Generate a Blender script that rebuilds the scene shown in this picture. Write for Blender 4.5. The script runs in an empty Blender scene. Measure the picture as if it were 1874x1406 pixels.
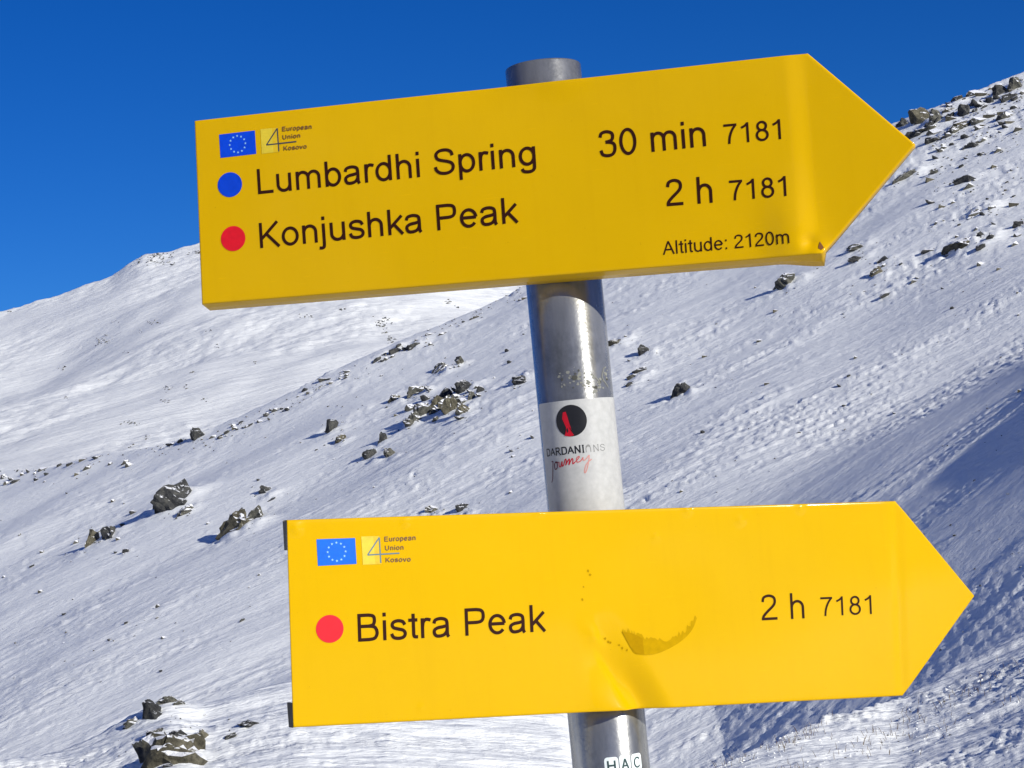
import bpy, bmesh, math, random
import numpy as np
from mathutils import Vector, Matrix
from mathutils.bvhtree import BVHTree

random.seed(7)
rng = np.random.default_rng(11)
SC = bpy.context.scene
COL = SC.collection

# ------------------------------------------------------------------ camera
Z0 = 1.763                                   # height of the pole-frame origin above the snow
CAM = np.array([0.0, -1.49890, Z0 - 0.0432])
RT = np.array([0.994743697906145, 0.03788500640855263, -0.0951299204531994])
UPV = np.array([0.09721805795614202, -0.0577318521871978, 0.9935872797345344])
FW = np.array([-0.032150033954015216, 0.9976130309556204, 0.06111150288035959])
FPX = 3500.0                                 # focal length in photograph pixels (1874 wide)
cam = bpy.data.cameras.new('camera')
cam.sensor_width = 36.0
cam.lens = 36.0 * FPX / 1874.0
cam.clip_start = 0.05
cam.clip_end = 20000
camo = bpy.data.objects.new('camera', cam)
COL.objects.link(camo)
camo.matrix_world = Matrix(((RT[0], UPV[0], -FW[0], CAM[0]), (RT[1], UPV[1], -FW[1], CAM[1]),
                            (RT[2], UPV[2], -FW[2], CAM[2]), (0, 0, 0, 1)))
SC.camera = camo

# ------------------------------------------------------------------ sky, sun, exposure
SUN_EL = math.radians(21.0)
SUN_AZ = math.radians(132.0)                 # clockwise from +Y: right of and behind the camera
sun_dir = Vector((math.sin(SUN_AZ) * math.cos(SUN_EL), math.cos(SUN_AZ) * math.cos(SUN_EL), math.sin(SUN_EL)))
w = bpy.data.worlds.new('World')
SC.world = w
w.use_nodes = True
nt = w.node_tree
nt.nodes.clear()
sky = nt.nodes.new('ShaderNodeTexSky')
sky.sky_type = 'NISHITA'
sky.sun_disc = False
sky.sun_elevation = SUN_EL
sky.sun_rotation = SUN_AZ
sky.altitude = 2100
sky.air_density = 1.0
sky.dust_density = 0.1
sky.ozone_density = 3.0
hs = nt.nodes.new('ShaderNodeHueSaturation')
hs.inputs['Saturation'].default_value = 1.35
tint = nt.nodes.new('ShaderNodeMix'); tint.data_type = 'RGBA'; tint.blend_type = 'MULTIPLY'
tint.inputs[0].default_value = 1.0
tint.inputs[7].default_value = (0.26, 0.53, 0.93, 1)
bg = nt.nodes.new('ShaderNodeBackground')
bg.inputs['Strength'].default_value = 0.085
wo = nt.nodes.new('ShaderNodeOutputWorld')
nt.links.new(sky.outputs[0], hs.inputs['Color'])
nt.links.new(hs.outputs[0], tint.inputs[6])
nt.links.new(tint.outputs[2], bg.inputs[0])
nt.links.new(bg.outputs[0], wo.inputs[0])
sl = bpy.data.lights.new('sun', 'SUN')
sl.energy = 5.0
sl.angle = math.radians(0.5)
sl.color = (1.0, 0.97, 0.89)
so = bpy.data.objects.new('sun', sl)
COL.objects.link(so)
so.rotation_euler = (-sun_dir).to_track_quat('-Z', 'Y').to_euler()
SC.view_settings.view_transform = 'Standard'
SC.view_settings.look = 'None'
SC.view_settings.exposure = 0.15
SC.view_settings.gamma = 1.0
SC.view_settings.use_curve_mapping = False
SC.render.engine = 'CYCLES'
SC.cycles.max_bounces = 6

# ------------------------------------------------------------------ helpers
def tag(o, label=None, cat=None, group=None, kind=None):
    if label: o['label'] = label
    if cat: o['category'] = cat
    if group: o['group'] = group
    if kind: o['kind'] = kind
    return o

def empty(name, loc=(0, 0, 0), rz=0.0):
    o = bpy.data.objects.new(name, None)
    COL.objects.link(o)
    o.location = loc
    o.rotation_euler = (0, 0, rz)
    o.empty_display_size = 0.05
    return o

def mesh_obj(name, verts, faces, mat, parent=None, smooth=False):
    me = bpy.data.meshes.new(name)
    me.from_pydata([tuple(v) for v in verts], [], faces)
    me.validate()
    if smooth:
        me.polygons.foreach_set('use_smooth', [True] * len(me.polygons))
    me.materials.append(mat)
    me.update()
    o = bpy.data.objects.new(name, me)
    COL.objects.link(o)
    o.parent = parent
    return o

def new_mat(name, color=(0.5, 0.5, 0.5), rough=0.6, metal=0.0, spec=0.5):
    m = bpy.data.materials.new(name)
    m.use_nodes = True
    b = m.node_tree.nodes['Principled BSDF']
    b.inputs['Base Color'].default_value = (*color, 1)
    b.inputs['Roughness'].default_value = rough
    b.inputs['Metallic'].default_value = metal
    b.inputs['Specular IOR Level'].default_value = spec
    return m, m.node_tree, b

def N(nt, kind, **kw):
    n = nt.nodes.new(kind)
    for k, v in kw.items():
        if k in n.inputs: n.inputs[k].default_value = v
        else: setattr(n, k, v)
    return n

def noise_node(nt, scale, detail=4, rough=0.55, vec=None):
    n = N(nt, 'ShaderNodeTexNoise', Scale=scale, Detail=detail, Roughness=rough)
    if vec is not None: nt.links.new(vec, n.inputs['Vector'])
    return n

def ramp(nt, fac, stops):
    r = nt.nodes.new('ShaderNodeValToRGB')
    e = r.color_ramp.elements
    while len(e) < len(stops): e.new(0.5)
    for i, (p, c) in enumerate(stops):
        e[i].position = p
        e[i].color = c if len(c) == 4 else (*c, 1)
    nt.links.new(fac, r.inputs[0])
    return r

def bump(nt, b, height, strength, dist, prev=None):
    n = N(nt, 'ShaderNodeBump', Strength=strength, Distance=dist)
    nt.links.new(height, n.inputs['Height'])
    if prev is not None: nt.links.new(prev, n.inputs['Normal'])
    nt.links.new(n.outputs[0], b.inputs['Normal'])
    return n.outputs[0]

# ------------------------------------------------------------------ materials
def make_snow(name, s, k=1.0):
    m, t, b = new_mat(name, (0.9, 0.905, 0.92), 0.6, 0, 0.15)
    tc = N(t, 'ShaderNodeTexCoord')
    mp = N(t, 'ShaderNodeMapping')
    mp.inputs['Scale'].default_value = (0.30, 1.0, 1.0)
    mp.inputs['Rotation'].default_value = (0, 0, math.radians(-9))
    t.links.new(tc.outputs['Object'], mp.inputs[0])
    n1 = noise_node(t, 3.0 * s, 8, 0.62, mp.outputs[0])
    n2 = noise_node(t, 16.0 * s, 6, 0.6, mp.outputs[0])
    p = bump(t, b, n1.outputs[0], 0.5, 0.14 / s)
    bump(t, b, n2.outputs[0], 0.8, 0.03 / s, p)
    c = ramp(t, n1.outputs[0], [(0.3, (0.89 * k, 0.90 * k, 0.88 * k)), (0.7, (0.935 * k, 0.945 * k, 0.92 * k))])
    t.links.new(c.outputs[0], b.inputs['Base Color'])
    return m
M_SNOW = make_snow('snow', 1.0)
M_SNOWFAR = make_snow('far_snow', 0.12, 0.95)

def make_rock(name, c1, c2, c3, snowy=0.62):
    m, t, b = new_mat(name, c1, 0.9, 0, 0.2)
    tc = N(t, 'ShaderNodeTexCoord')
    ge = N(t, 'ShaderNodeNewGeometry')
    n1 = noise_node(t, 5.0, 8, 0.65, ge.outputs['Position'])
    n2 = noise_node(t, 28.0, 6, 0.7, ge.outputs['Position'])
    r = ramp(t, n1.outputs[0], [(0.32, c1), (0.5, c2), (0.68, c3)])
    mx = N(t, 'ShaderNodeMix', data_type='RGBA', blend_type='MULTIPLY')
    mx.inputs[0].default_value = 0.75
    r2 = ramp(t, n2.outputs[0], [(0.35, (0.35, 0.35, 0.36)), (0.62, (1.15, 1.15, 1.1))])
    t.links.new(r.outputs[0], mx.inputs[6]); t.links.new(r2.outputs[0], mx.inputs[7])
    sx = N(t, 'ShaderNodeSeparateXYZ'); t.links.new(ge.outputs['Normal'], sx.inputs[0])
    n3 = noise_node(t, 9.0, 5, 0.6, ge.outputs['Position'])
    a = N(t, 'ShaderNodeMath', operation='MULTIPLY_ADD')
    t.links.new(n3.outputs[0], a.inputs[0]); a.inputs[1].default_value = 0.9
    t.links.new(sx.outputs[2], a.inputs[2])
    mr = N(t, 'ShaderNodeMapRange'); mr.inputs[1].default_value = snowy + 0.58; mr.inputs[2].default_value = snowy + 0.64
    t.links.new(a.outputs[0], mr.inputs[0])
    mx2 = N(t, 'ShaderNodeMix', data_type='RGBA')
    t.links.new(mr.outputs[0], mx2.inputs[0]); t.links.new(mx.outputs[2], mx2.inputs[6])
    mx2.inputs[7].default_value = (0.86, 0.87, 0.9, 1)
    t.links.new(mx2.outputs[2], b.inputs['Base Color'])
    bump(t, b, n2.outputs[0], 0.8, 0.05)
    return m
M_ROCK = make_rock('grey_rock', (0.05, 0.052, 0.05), (0.12, 0.118, 0.10), (0.20, 0.19, 0.155), 0.5)
M_ROCKB = make_rock('brown_rock', (0.06, 0.056, 0.042), (0.115, 0.105, 0.075), (0.19, 0.175, 0.13), 0.52)
M_ROCKD = make_rock('dark_rock', (0.03, 0.032, 0.036), (0.065, 0.066, 0.066), (0.12, 0.118, 0.105), 0.70)

def make_yellow():
    m, t, b = new_mat('yellow_powder_coat', (0.56, 0.28, 0.0), 0.32, 0, 0.03)
    ge = N(t, 'ShaderNodeNewGeometry')
    n = noise_node(t, 9.0, 5, 0.6, ge.outputs['Position'])
    r = ramp(t, n.outputs[0], [(0.3, (0.575, 0.336, 0.0)), (0.7, (0.595, 0.351, 0.0))])
    n2 = noise_node(t, 260.0, 3, 0.6, ge.outputs['Position'])
    r2 = ramp(t, n2.outputs[0], [(0.22, (0.8, 0.76, 0.7)), (0.27, (1, 1, 1))])
    mx = N(t, 'ShaderNodeMix', data_type='RGBA', blend_type='MULTIPLY'); mx.inputs[0].default_value = 1
    t.links.new(r.outputs[0], mx.inputs[6]); t.links.new(r2.outputs[0], mx.inputs[7])
    mp = N(t, 'ShaderNodeMapping'); mp.inputs['Scale'].default_value = (1, 1, 0.06); t.links.new(ge.outputs['Position'], mp.inputs[0])
    n4 = noise_node(t, 120.0, 5, 0.65, mp.outputs[0])
    r4 = ramp(t, n4.outputs[0], [(0.30, (0.985, 0.98, 0.965)), (0.50, (1, 1, 1))])
    mp5 = N(t, 'ShaderNodeMapping'); mp5.inputs['Scale'].default_value = (0.05, 0.05, 1); mp5.inputs['Rotation'].default_value = (0, 0.5, 0.2); t.links.new(ge.outputs['Position'], mp5.inputs[0])
    n5 = noise_node(t, 900.0, 2, 0.5, mp5.outputs[0])
    r5 = ramp(t, n5.outputs[0], [(0.70, (1, 1, 1)), (0.76, (1.12, 1.10, 1.0))])
    m4 = N(t, 'ShaderNodeMix', data_type='RGBA', blend_type='MULTIPLY'); m4.inputs[0].default_value = 1
    t.links.new(mx.outputs[2], m4.inputs[6]); t.links.new(r4.outputs[0], m4.inputs[7])
    m5 = N(t, 'ShaderNodeMix', data_type='RGBA', blend_type='MULTIPLY'); m5.inputs[0].default_value = 0.6
    t.links.new(m4.outputs[2], m5.inputs[6]); t.links.new(r5.outputs[0], m5.inputs[7])
    t.links.new(m5.outputs[2], b.inputs['Base Color'])
    rr = N(t, 'ShaderNodeMapRange'); t.links.new(n.outputs[0], rr.inputs[0])
    rr.inputs[3].default_value = 0.36; rr.inputs[4].default_value = 0.5
    t.links.new(rr.outputs[0], b.inputs['Roughness'])
    b.inputs['Coat Weight'].default_value = 0.25
    b.inputs['Coat Roughness'].default_value = 0.08
    n3 = noise_node(t, 14.0, 2, 0.4, ge.outputs['Position'])
    bump(t, b, n3.outputs[0], 0.10, 0.01)
    return m
M_YEL = make_yellow()
def flat(name, c, rough=0.5, spec=0.3):
    m, t, b = new_mat(name, c, rough, 0, spec)
    ge = N(t, 'ShaderNodeNewGeometry')
    n = noise_node(t, 180.0, 4, 0.6, ge.outputs['Position'])
    k = [(0.3, tuple(x * 0.88 for x in c)), (0.7, tuple(min(1, x * 1.06) for x in c))]
    t.links.new(ramp(t, n.outputs[0], k).outputs[0], b.inputs['Base Color'])
    return m
M_TEXT = flat('dark_brown_print', (0.028, 0.007, 0.004), 0.6, 0.08)
M_LOGO = flat('brown_logo_print', (0.16, 0.075, 0.02), 0.5)
M_BLUE = flat('blue_vinyl', (0.0, 0.045, 0.50), 0.4)
M_RED = flat('red_vinyl', (0.62, 0.006, 0.016), 0.4)
M_FLAG = flat('flag_blue_vinyl', (0.0, 0.05, 0.55), 0.4)
M_FLAGL = flat('sunlit_flag_blue_vinyl', (0.0, 0.115, 0.60), 0.35)  # brighter copy of the flag blue; stronger sunlight on the lower sign painted in
M_STAR = flat('star_print', (0.25, 0.5, 0.75), 0.5)
M_PALE = flat('pale_yellow_print', (0.64, 0.48, 0.03), 0.45)
M_PALE2 = flat('mid_yellow_print', (0.62, 0.41, 0.012), 0.45)
M_FOUR = flat('dark_blue_print', (0.035, 0.045, 0.06), 0.5)
M_FOURL = flat('lighter_blue_print', (0.10, 0.17, 0.20), 0.5)  # paler copy of the numeral print, for the lower sign
M_TAB = flat('shaded_edge_black', (0.02, 0.016, 0.015), 0.5)  # shade on the folded tabs put into the colour
M_RUST = flat('rust_brown', (0.16, 0.06, 0.015), 0.8)
M_STAIN = flat('glue_stain', (0.44, 0.255, 0.0), 0.6, 0.03)
M_STAIN2 = flat('dark_glue_stain', (0.37, 0.205, 0.0), 0.6, 0.03)
M_PAPER = flat('sticker_white', (0.43, 0.43, 0.415), 0.45)
M_INK = flat('sticker_black', (0.012, 0.012, 0.014), 0.35)
M_INKM = flat('sticker_grey', (0.22, 0.22, 0.21), 0.5)
M_INKL = flat('sticker_pale_grey', (0.16, 0.16, 0.155), 0.5)
M_SRED = flat('sticker_red', (0.45, 0.003, 0.015), 0.4)
M_SREDM = flat('sticker_faded_red', (0.5, 0.09, 0.09), 0.5)
M_SREDL = flat('sticker_pale_red', (0.52, 0.24, 0.21), 0.5)
M_TILE = flat('tile_white', (0.72, 0.78, 0.76), 0.4)
M_TILEINK = flat('tile_ink', (0.03, 0.06, 0.06), 0.4)

def make_steel():
    m, t, b = new_mat('galvanised_steel', (0.3, 0.31, 0.3), 0.32, 0.66, 0.5)
    ge = N(t, 'ShaderNodeTexCoord')
    mp = N(t, 'ShaderNodeMapping'); mp.inputs['Scale'].default_value = (1, 1, 0.22)
    t.links.new(ge.outputs['Object'], mp.inputs[0])
    n = noise_node(t, 60.0, 6, 0.6, mp.outputs[0])
    n2 = noise_node(t, 26.0, 5, 0.65, ge.outputs['Object'])
    r = ramp(t, n.outputs[0], [(0.3, (0.22, 0.22, 0.21)), (0.7, (0.38, 0.378, 0.362))])
    r2 = ramp(t, n2.outputs[0], [(0.36, (0.62, 0.63, 0.62)), (0.52, (1, 1, 1))])
    mx = N(t, 'ShaderNodeMix', data_type='RGBA', blend_type='MULTIPLY'); mx.inputs[0].default_value = 0.8
    t.links.new(r.outputs[0], mx.inputs[6]); t.links.new(r2.outputs[0], mx.inputs[7])
    t.links.new(mx.outputs[2], b.inputs['Base Color'])
    rr = N(t, 'ShaderNodeMapRange'); t.links.new(n2.outputs[0], rr.inputs[0])
    rr.inputs[3].default_value = 0.14; rr.inputs[4].default_value = 0.33
    t.links.new(rr.outputs[0], b.inputs['Roughness'])
    n3 = noise_node(t, 400.0, 3, 0.5, ge.outputs['Object'])
    bump(t, b, n3.outputs[0], 0.06, 0.002)
    return m
M_STEEL = make_steel()
M_GUM = flat('sticker_residue', (0.22, 0.22, 0.19), 0.9, 0.1)
M_GUMD = flat('dark_residue', (0.07, 0.07, 0.06), 0.9, 0.1)
M_GRASS = flat('dry_grass', (0.10, 0.065, 0.03), 0.9, 0.1)

# ------------------------------------------------------------------ noise
def _h(ix, iy, s):
    h = (ix * 374761393 + iy * 668265263 + s * 1274126177) & 0xffffffff
    h = ((h ^ (h >> 13)) * 1274126177) & 0xffffffff
    return (h ^ (h >> 16)) & 0xffffffff
def pn(x, y, s=0):
    ix = np.floor(x).astype(np.int64); iy = np.floor(y).astype(np.int64)
    fx = x - ix; fy = y - iy
    u = fx * fx * fx * (fx * (fx * 6 - 15) + 10); v = fy * fy * fy * (fy * (fy * 6 - 15) + 10)
    def g(a, b, dx, dy):
        ang = _h(a, b, s) * (2 * math.pi / 4294967296.0)
        return np.cos(ang) * dx + np.sin(ang) * dy
    n00 = g(ix, iy, fx, fy); n10 = g(ix + 1, iy, fx - 1, fy)
    n01 = g(ix, iy + 1, fx, fy - 1); n11 = g(ix + 1, iy + 1, fx - 1, fy - 1)
    return (n00 + u * (n10 - n00)) * (1 - v) + (n01 + u * (n11 - n01)) * v
def fbm(x, y, oct=4, s=0, gain=0.5):
    r = 0; a = 1.0; f = 1.0
    for i in range(oct):
        r = r + a * pn(x * f, y * f, s + i * 17); a *= gain; f *= 2.03
    return r
def sstep(a, b, x):
    t = np.clip((x - a) / (b - a), 0, 1); return t * t * (3 - 2 * t)

# ------------------------------------------------------------------ terrain
def ray(px, py):
    return FW + (px - 937.0) / FPX * RT - (py - 703.0) / FPX * UPV
def theta_tan(px, py):
    d = ray(px, py)
    return math.atan2(d[0], d[1]), d[2] / math.hypot(d[0], d[1])
def profile(pts, sig=0.002):
    q = sorted(theta_tan(*p) for p in pts)
    a = np.array([a for a, b in q]); b = np.array([b for a, b in q])
    t = np.arange(a[0], a[-1], 0.0008); v = np.interp(t, a, b)
    k = np.exp(-0.5 * (np.arange(-30, 31) * 0.0008 / sig) ** 2); k /= k.sum()
    return t, np.convolve(np.pad(v, 30, 'edge'), k, 'valid')
CREST = profile([(-700, 960), (-200, 890), (0, 862), (102, 846), (239, 824), (290, 818), (372, 795), (450, 762), (550, 719), (600, 692),
                 (700, 645), (780, 604), (880, 556), (930, 533), (1000, 500), (1150, 435), (1300, 370), (1480, 298), (1600, 242),
                 (1650, 226), (1700, 208), (1736, 199), (1779, 182), (1821, 160), (1874, 134), (2100, 50), (2500, -30)])
BANK = profile([(-900, 1440), (-200, 1400), (0, 1385), (120, 1368), (190, 1340), (262, 1300), (310, 1280), (370, 1286), (450, 1263), (530, 1244),
                (700, 1240), (850, 1252), (1030, 1275), (1085, 1310), (1130, 1400), (1185, 1455), (1270, 1414), (1330, 1388), (1450, 1337),
                (1560, 1303), (1640, 1284), (1760, 1218), (1874, 1150), (2100, 1040), (2500, 900)], 0.003)
MTN = profile([(-1200, 760), (-400, 650), (0, 572), (60, 553), (120, 535), (200, 506), (240, 480), (262, 467), (300, 461), (360, 446), (450, 420),
               (600, 400), (760, 412), (900, 452), (1000, 505), (1300, 560), (1900, 620), (2600, 700)])
SA, SB, SH = 0.33, 0.289, 15.0
R_BANK = 13.0
def slope_height(x, y):
    """the big snow slope across the gully, in plan coordinates measured from the camera foot"""
    r = np.hypot(x, y); th = np.arctan2(x, y)
    plane = SA * np.sin(th) + SB * np.cos(th)
    e = np.interp(th, *CREST)
    rc = np.clip(SH / np.maximum(plane - e, 0.02), 60, 150)
    z = CAM[2] + np.minimum(r, rc) * plane - SH
    z = z - 0.45 * np.maximum(r - rc, 0)
    return z, rc
def bank_height(x, y):
    r = np.hypot(x, y); th = np.arctan2(x, y)
    e = np.interp(th, *BANK)
    rb = 12.0 + 3.4 * sstep(0.04, 0.26, th)
    zc = CAM[2] + rb * e
    f = np.clip(np.cos(th) * 1.6, 0, 1)
    zc = zc * f + 0.2 * (1 - f)
    z = zc * (np.minimum(r, rb) / rb) ** 1.7
    return z - np.maximum(r - rb, 0) * 0.9 * f - np.maximum(r - rb, 0) * 0.15 * (1 - f)
def base_height(x, y):
    r = np.hypot(x, y); th = np.arctan2(x, y)
    s, rc = slope_height(x, y)
    s = s + 0.33 * (np.clip(x - 2.0, 0, 8.5) - 0.9 * np.maximum(x - 10.5, 0) * (x < 25)) * sstep(50, 34, y) * sstep(20, 26, y) * (x < 21)
    s = s + 5.0 * np.exp(-((x - 17.5) / 3.0) ** 2 - ((y - 26.0) / 6.5) ** 2) * (1 + 0.6 * fbm(x / 1.8, y / 1.8, 4, 5))  # spur out of view on the right, added to cast shade leftwards
    s = np.maximum(s, -8.0)
    front = sstep(-0.15, 0.35, np.cos(th))
    s = s * front + (-8.0) * (1 - front)
    k = sstep(19, 23, r); s = s * k - 8.0 * (1 - k)
    b = bank_height(x, y)
    z = np.maximum(s, b)
    far = sstep(135, 220, r)
    return z * (1 - far) + (-40.0) * far

def plate(x, y, sx, sy, c, w, seed):
    """wind scoured crust: flat tops with short steep edges"""
    t = pn(x / sx, y / sy, seed) + 0.45 * pn(x / sx * 2.3, y / sy * 2.3, seed + 1) + 0.2 * pn(x / sx * 5.1, y / sy * 5.1, seed + 2)
    return sstep(c, c + w, t)
def detail(x, y, r):
    """wind carved relief"""
    wx = x + 0.9 * pn(x * 0.3, y * 0.3, 91); wy = y + 0.5 * pn(x * 0.25, y * 0.25, 92)
    yl = np.where(y > 20, 75.0 * np.log(np.maximum(wy, 20) / 75.0) + 75.0, wy * 3.75 - 99.1 + 0.0)
    big = 0.55 * pn(x / 11, y / 9, 1) + 0.12 * pn(x / 5, y / 3.6, 2)
    a = wx; b = yl - 0.20 * wx
    m = sstep(0.0, 0.38, pn(x / 8, yl / 6, 3) + 0.5 * pn(x / 3.1, yl / 1.8, 33))
    m2 = sstep(-0.02, 0.36, pn(x / 10, yl / 5, 35) + 0.4 * pn(x / 3.1, yl / 1.4, 36))
    d = 0.045 * pn(a / 4.2, b / 1.6, 4) + 0.006 * pn(a / 1.9, b / 0.5, 5)
    d = d + 0.042 * m * plate(a, b, 5.0, 0.50, 0.10, 0.07, 40)
    d = d + 0.036 * m2 * plate(a, b, 3.2, 0.26, 0.14, 0.08, 44)
    d = d + 0.024 * (0.15 + 0.85 * np.maximum(m, m2)) * plate(a, b, 1.7, 0.16, 0.22, 0.09, 48)
    d = d - 0.050 * (0.14 + 0.86 * m2) * plate(a, b, 1.2, 0.28, 0.46, 0.06, 52)
    rid = np.maximum(1 - np.abs(pn(a / 3.4, b / 0.42, 7)) * 6.0, 0)
    d = d + 0.026 * (0.3 + m) * rid ** 2 + 0.007 * pn(a / 0.5, b / 0.18, 11)
    farw = sstep(16, 40, r)
    d = d * (0.30 + 0.70 * farw) * (1 - 0.9 * sstep(17, 20, r) * sstep(33, 27, r))
    d = d + (1 - farw) * (0.011 * plate(a, b, 0.26, 0.11, 0.1, 0.15, 56) * (0.3 + m) + 0.009 * pn(a / 0.12, b / 0.07, 9) + 0.05 * pn(a / 1.6, b / 1.0, 13))
    d = d * (1 - 0.55 * sstep(1.5, 5.0, x) * sstep(48, 40, y) * farw)
    return big * (0.12 + 0.88 * farw) + d

# rocks: photograph position, width px, height px, material, name, label, category
ROCKS = [
 (316, 903, 64, 44, 'D', 'large rounded dark boulder streaked with frost, alone on the slope left of the signs'),
 (430, 953, 60, 38, 'B', 'blocky brown boulder left of the lower sign with a long blue shadow'),
 (466, 940, 30, 22, 'G', 'pale pointed slab leaning against the blocky brown boulder'),
 (168, 984, 32, 32, 'B', 'round snow capped boulder, left one of the pair at the left edge'),
 (203, 972, 36, 24, 'D', 'low wedge shaped boulder, right one of the pair at the left edge'),
 (606, 779, 28, 22, 'D', 'dark boulder with a long blue shadow, left of the big rock cluster'),
 (623, 802, 22, 13, 'B', 'flat olive stone just below the dark boulder left of the rock cluster'),
 (701, 799, 16, 18, 'D', 'narrow upright stone casting a square blue shadow below the rock cluster'),
 (677, 828, 24, 22, 'D', 'round dark stone with a white snow drift on its right side'),
 (715, 827, 18, 16, 'G', 'small sharp stone right of the round dark stone with the drift'),
 (850, 706, 40, 20, 'D', 'dark jagged rock at the top of the rock cluster'),
 (817, 716, 24, 18, 'D', 'black pointed rock in the middle of the rock cluster'),
 (879, 712, 16, 13, 'D', 'small dark rock at the right end of the rock cluster'),
 (864, 724, 15, 15, 'G', 'pale upright rock at the right side of the rock cluster'),
 (802, 735, 28, 20, 'B', 'olive brown rock in the lower left of the rock cluster'),
 (826, 741, 32, 24, 'B', 'biggest olive rock at the heart of the rock cluster'),
 (849, 745, 28, 22, 'B', 'broken brown rock at the lower right of the rock cluster'),
 (776, 748, 36, 22, 'G', 'broad grey rock low in the rock cluster'),
 (760, 763, 26, 15, 'G', 'greenish grey rock near the bottom of the rock cluster'),
 (747, 775, 22, 14, 'G', 'lowest rock at the tail of the rock cluster'),
 (722, 729, 22, 10, 'B', 'small flat brown rock left of the rock cluster'),
 (765, 711, 36, 15, 'G', 'low snow dusted rock at the upper left of the rock cluster'),
 (797, 768, 14, 8, 'G', 'little stone in the snow below the rock cluster'),
 (808, 671, 36, 14, 'G', 'flat grey boulder above the rock cluster'),
 (842, 658, 20, 13, 'G', 'small peaked stone above and right of the flat grey boulder'),
 (957, 694, 42, 15, 'D', 'flat dark rock right beside the post'),
 (360, 793, 24, 22, 'D', 'upright leaning stone standing on the crest at the left'),
 (1128, 627, 30, 9, 'B', 'flat olive rock touching the right side of the post'),
 (1179, 638, 26, 19, 'D', 'dark cube shaped stone right of the post below the upper sign'),
 (1247, 711, 38, 18, 'D', 'dark boulder with blue shaded side, alone between the two signs'),
 (1171, 677, 26, 9, 'D', 'thin dark stone edge above another, right of the post'),
 (1157, 689, 20, 8, 'G', 'small grey triangular stone right of the post'),
 (1153, 702, 18, 7, 'D', 'lowest of the thin stones right of the post'),
 (1442, 511, 42, 20, 'G', 'pyramid shaped boulder under the right end of the upper sign'),
 (1604, 496, 22, 15, 'B', 'lichen covered stone right of the pyramid shaped boulder'),
 (1567, 474, 28, 9, 'D', 'flat dark stone above the lichen covered stone'),
 (1619, 473, 20, 9, 'D', 'small dark stone right of the flat dark stone, above the lichen covered one'),
 (1767, 325, 30, 22, 'D', 'dome shaped dark boulder below the rocky crest on the right'),
 (1711, 312, 16, 11, 'G', 'small grey stone left of the dome shaped boulder'),
 (1658, 322, 40, 12, 'G', 'low broken rock close to the tip of the upper sign'),
 (1756, 448, 70, 12, 'B', 'long flat slab lying in the snow at the right'),
 (1797, 427, 17, 8, 'D', 'small dark stone above the long flat slab, left of two'),
 (1814, 433, 17, 8, 'D', 'small dark stone above the long flat slab, right of two'),
 (1787, 390, 38, 9, 'G', 'low wide rock above the long flat slab'),
 (1817, 378, 15, 10, 'G', 'small pointed stone right of the low wide rock'),
 (1866, 408, 22, 14, 'D', 'dark stone at the right edge of the picture'),
 (1569, 452, 30, 10, 'G', 'grey slab below the arrow edge of the upper sign'),
 (1700, 458, 24, 6, 'D', 'thin dark stone left end of the long flat slab'),
 (1656, 222, 24, 16, 'D', 'dark rock on the crest beside the upper sign tip'),
 (1690, 208, 34, 30, 'B', 'tall tan crag, highest rock on the crest beside the upper sign tip'),
 (1714, 212, 32, 22, 'G', 'broad grey rock leaning on the tall tan crag'),
 (1737, 200, 28, 9, 'B', 'flat rock on the crest right of the tall tan crag'),
 (1764, 202, 34, 18, 'D', 'dark block just below the crest'),
 (1786, 184, 16, 12, 'D', 'small dark rock on the skyline left of the corner crags'),
 (1813, 182, 16, 13, 'D', 'small dark rock below the skyline near the corner crags'),
 (1834, 162, 36, 22, 'D', 'dark crag on the skyline, left of the corner crags'),
 (1862, 152, 30, 26, 'G', 'rough grey crag on the skyline at the right edge'),
 (1845, 178, 30, 10, 'D', 'flat dark rock under the corner crags'),
 (1703, 230, 48, 13, 'G', 'wide low rock band under the tall tan crag'),
 (1674, 246, 34, 11, 'D', 'low dark rock just above the tip of the upper sign'),
 (1747, 237, 30, 11, 'G', 'low grey rock in the boulder field under the crest'),
 (1770, 224, 42, 9, 'B', 'long tan rock in the boulder field under the crest'),
 (1710, 256, 30, 8, 'D', 'thin dark rock below the boulder field under the crest'),
 (487, 895, 26, 11, 'D', 'flat dark stone with snow on top above the blocky brown boulder'),
 (342, 933, 26, 12, 'G', 'thin stone edge between the frosted boulder and the blocky brown one'),
 (243, 937, 13, 8, 'D', 'small black stone left of and below the frosted boulder'),
 (330, 941, 12, 7, 'D', 'small stone at the foot of the thin stone edge'),
 (497, 913, 12, 7, 'D', 'small stone close to the flat dark stone with snow on top'),
 (230, 1008, 14, 7, 'D', 'small dark stone below the boulder pair at the left edge'),
 (790, 930, 22, 12, 'G', 'small pointed stone just above the lower sign, left of two'),
 (847, 927, 26, 12, 'D', 'snow topped stone just above the lower sign, right of two'),
 (905, 527, 34, 11, 'G', 'low rocks of the skyline under the upper sign, left of the post'),
 (945, 524, 30, 10, 'G', 'low rocks of the skyline touching the post under the upper sign'),
 (758, 632, 26, 10, 'D', 'dark crest rock above the flat grey boulder'),
 (722, 643, 26, 8, 'D', 'long low crest rock left of the dark crest rock'),
 (690, 658, 18, 7, 'D', 'small crest rock halfway between post and crest stone'),
 (594, 693, 22, 8, 'G', 'grey crest rock above the dark boulder left of the cluster'),
 (556, 714, 16, 7, 'D', 'smaller crest rock left of the grey crest rock'),
 (332, 806, 18, 7, 'D', 'low dark rock on the crest left of the upright leaning stone'),
 (312, 813, 20, 7, 'D', 'second low dark rock on the crest left of the upright leaning stone'),
]
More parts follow.
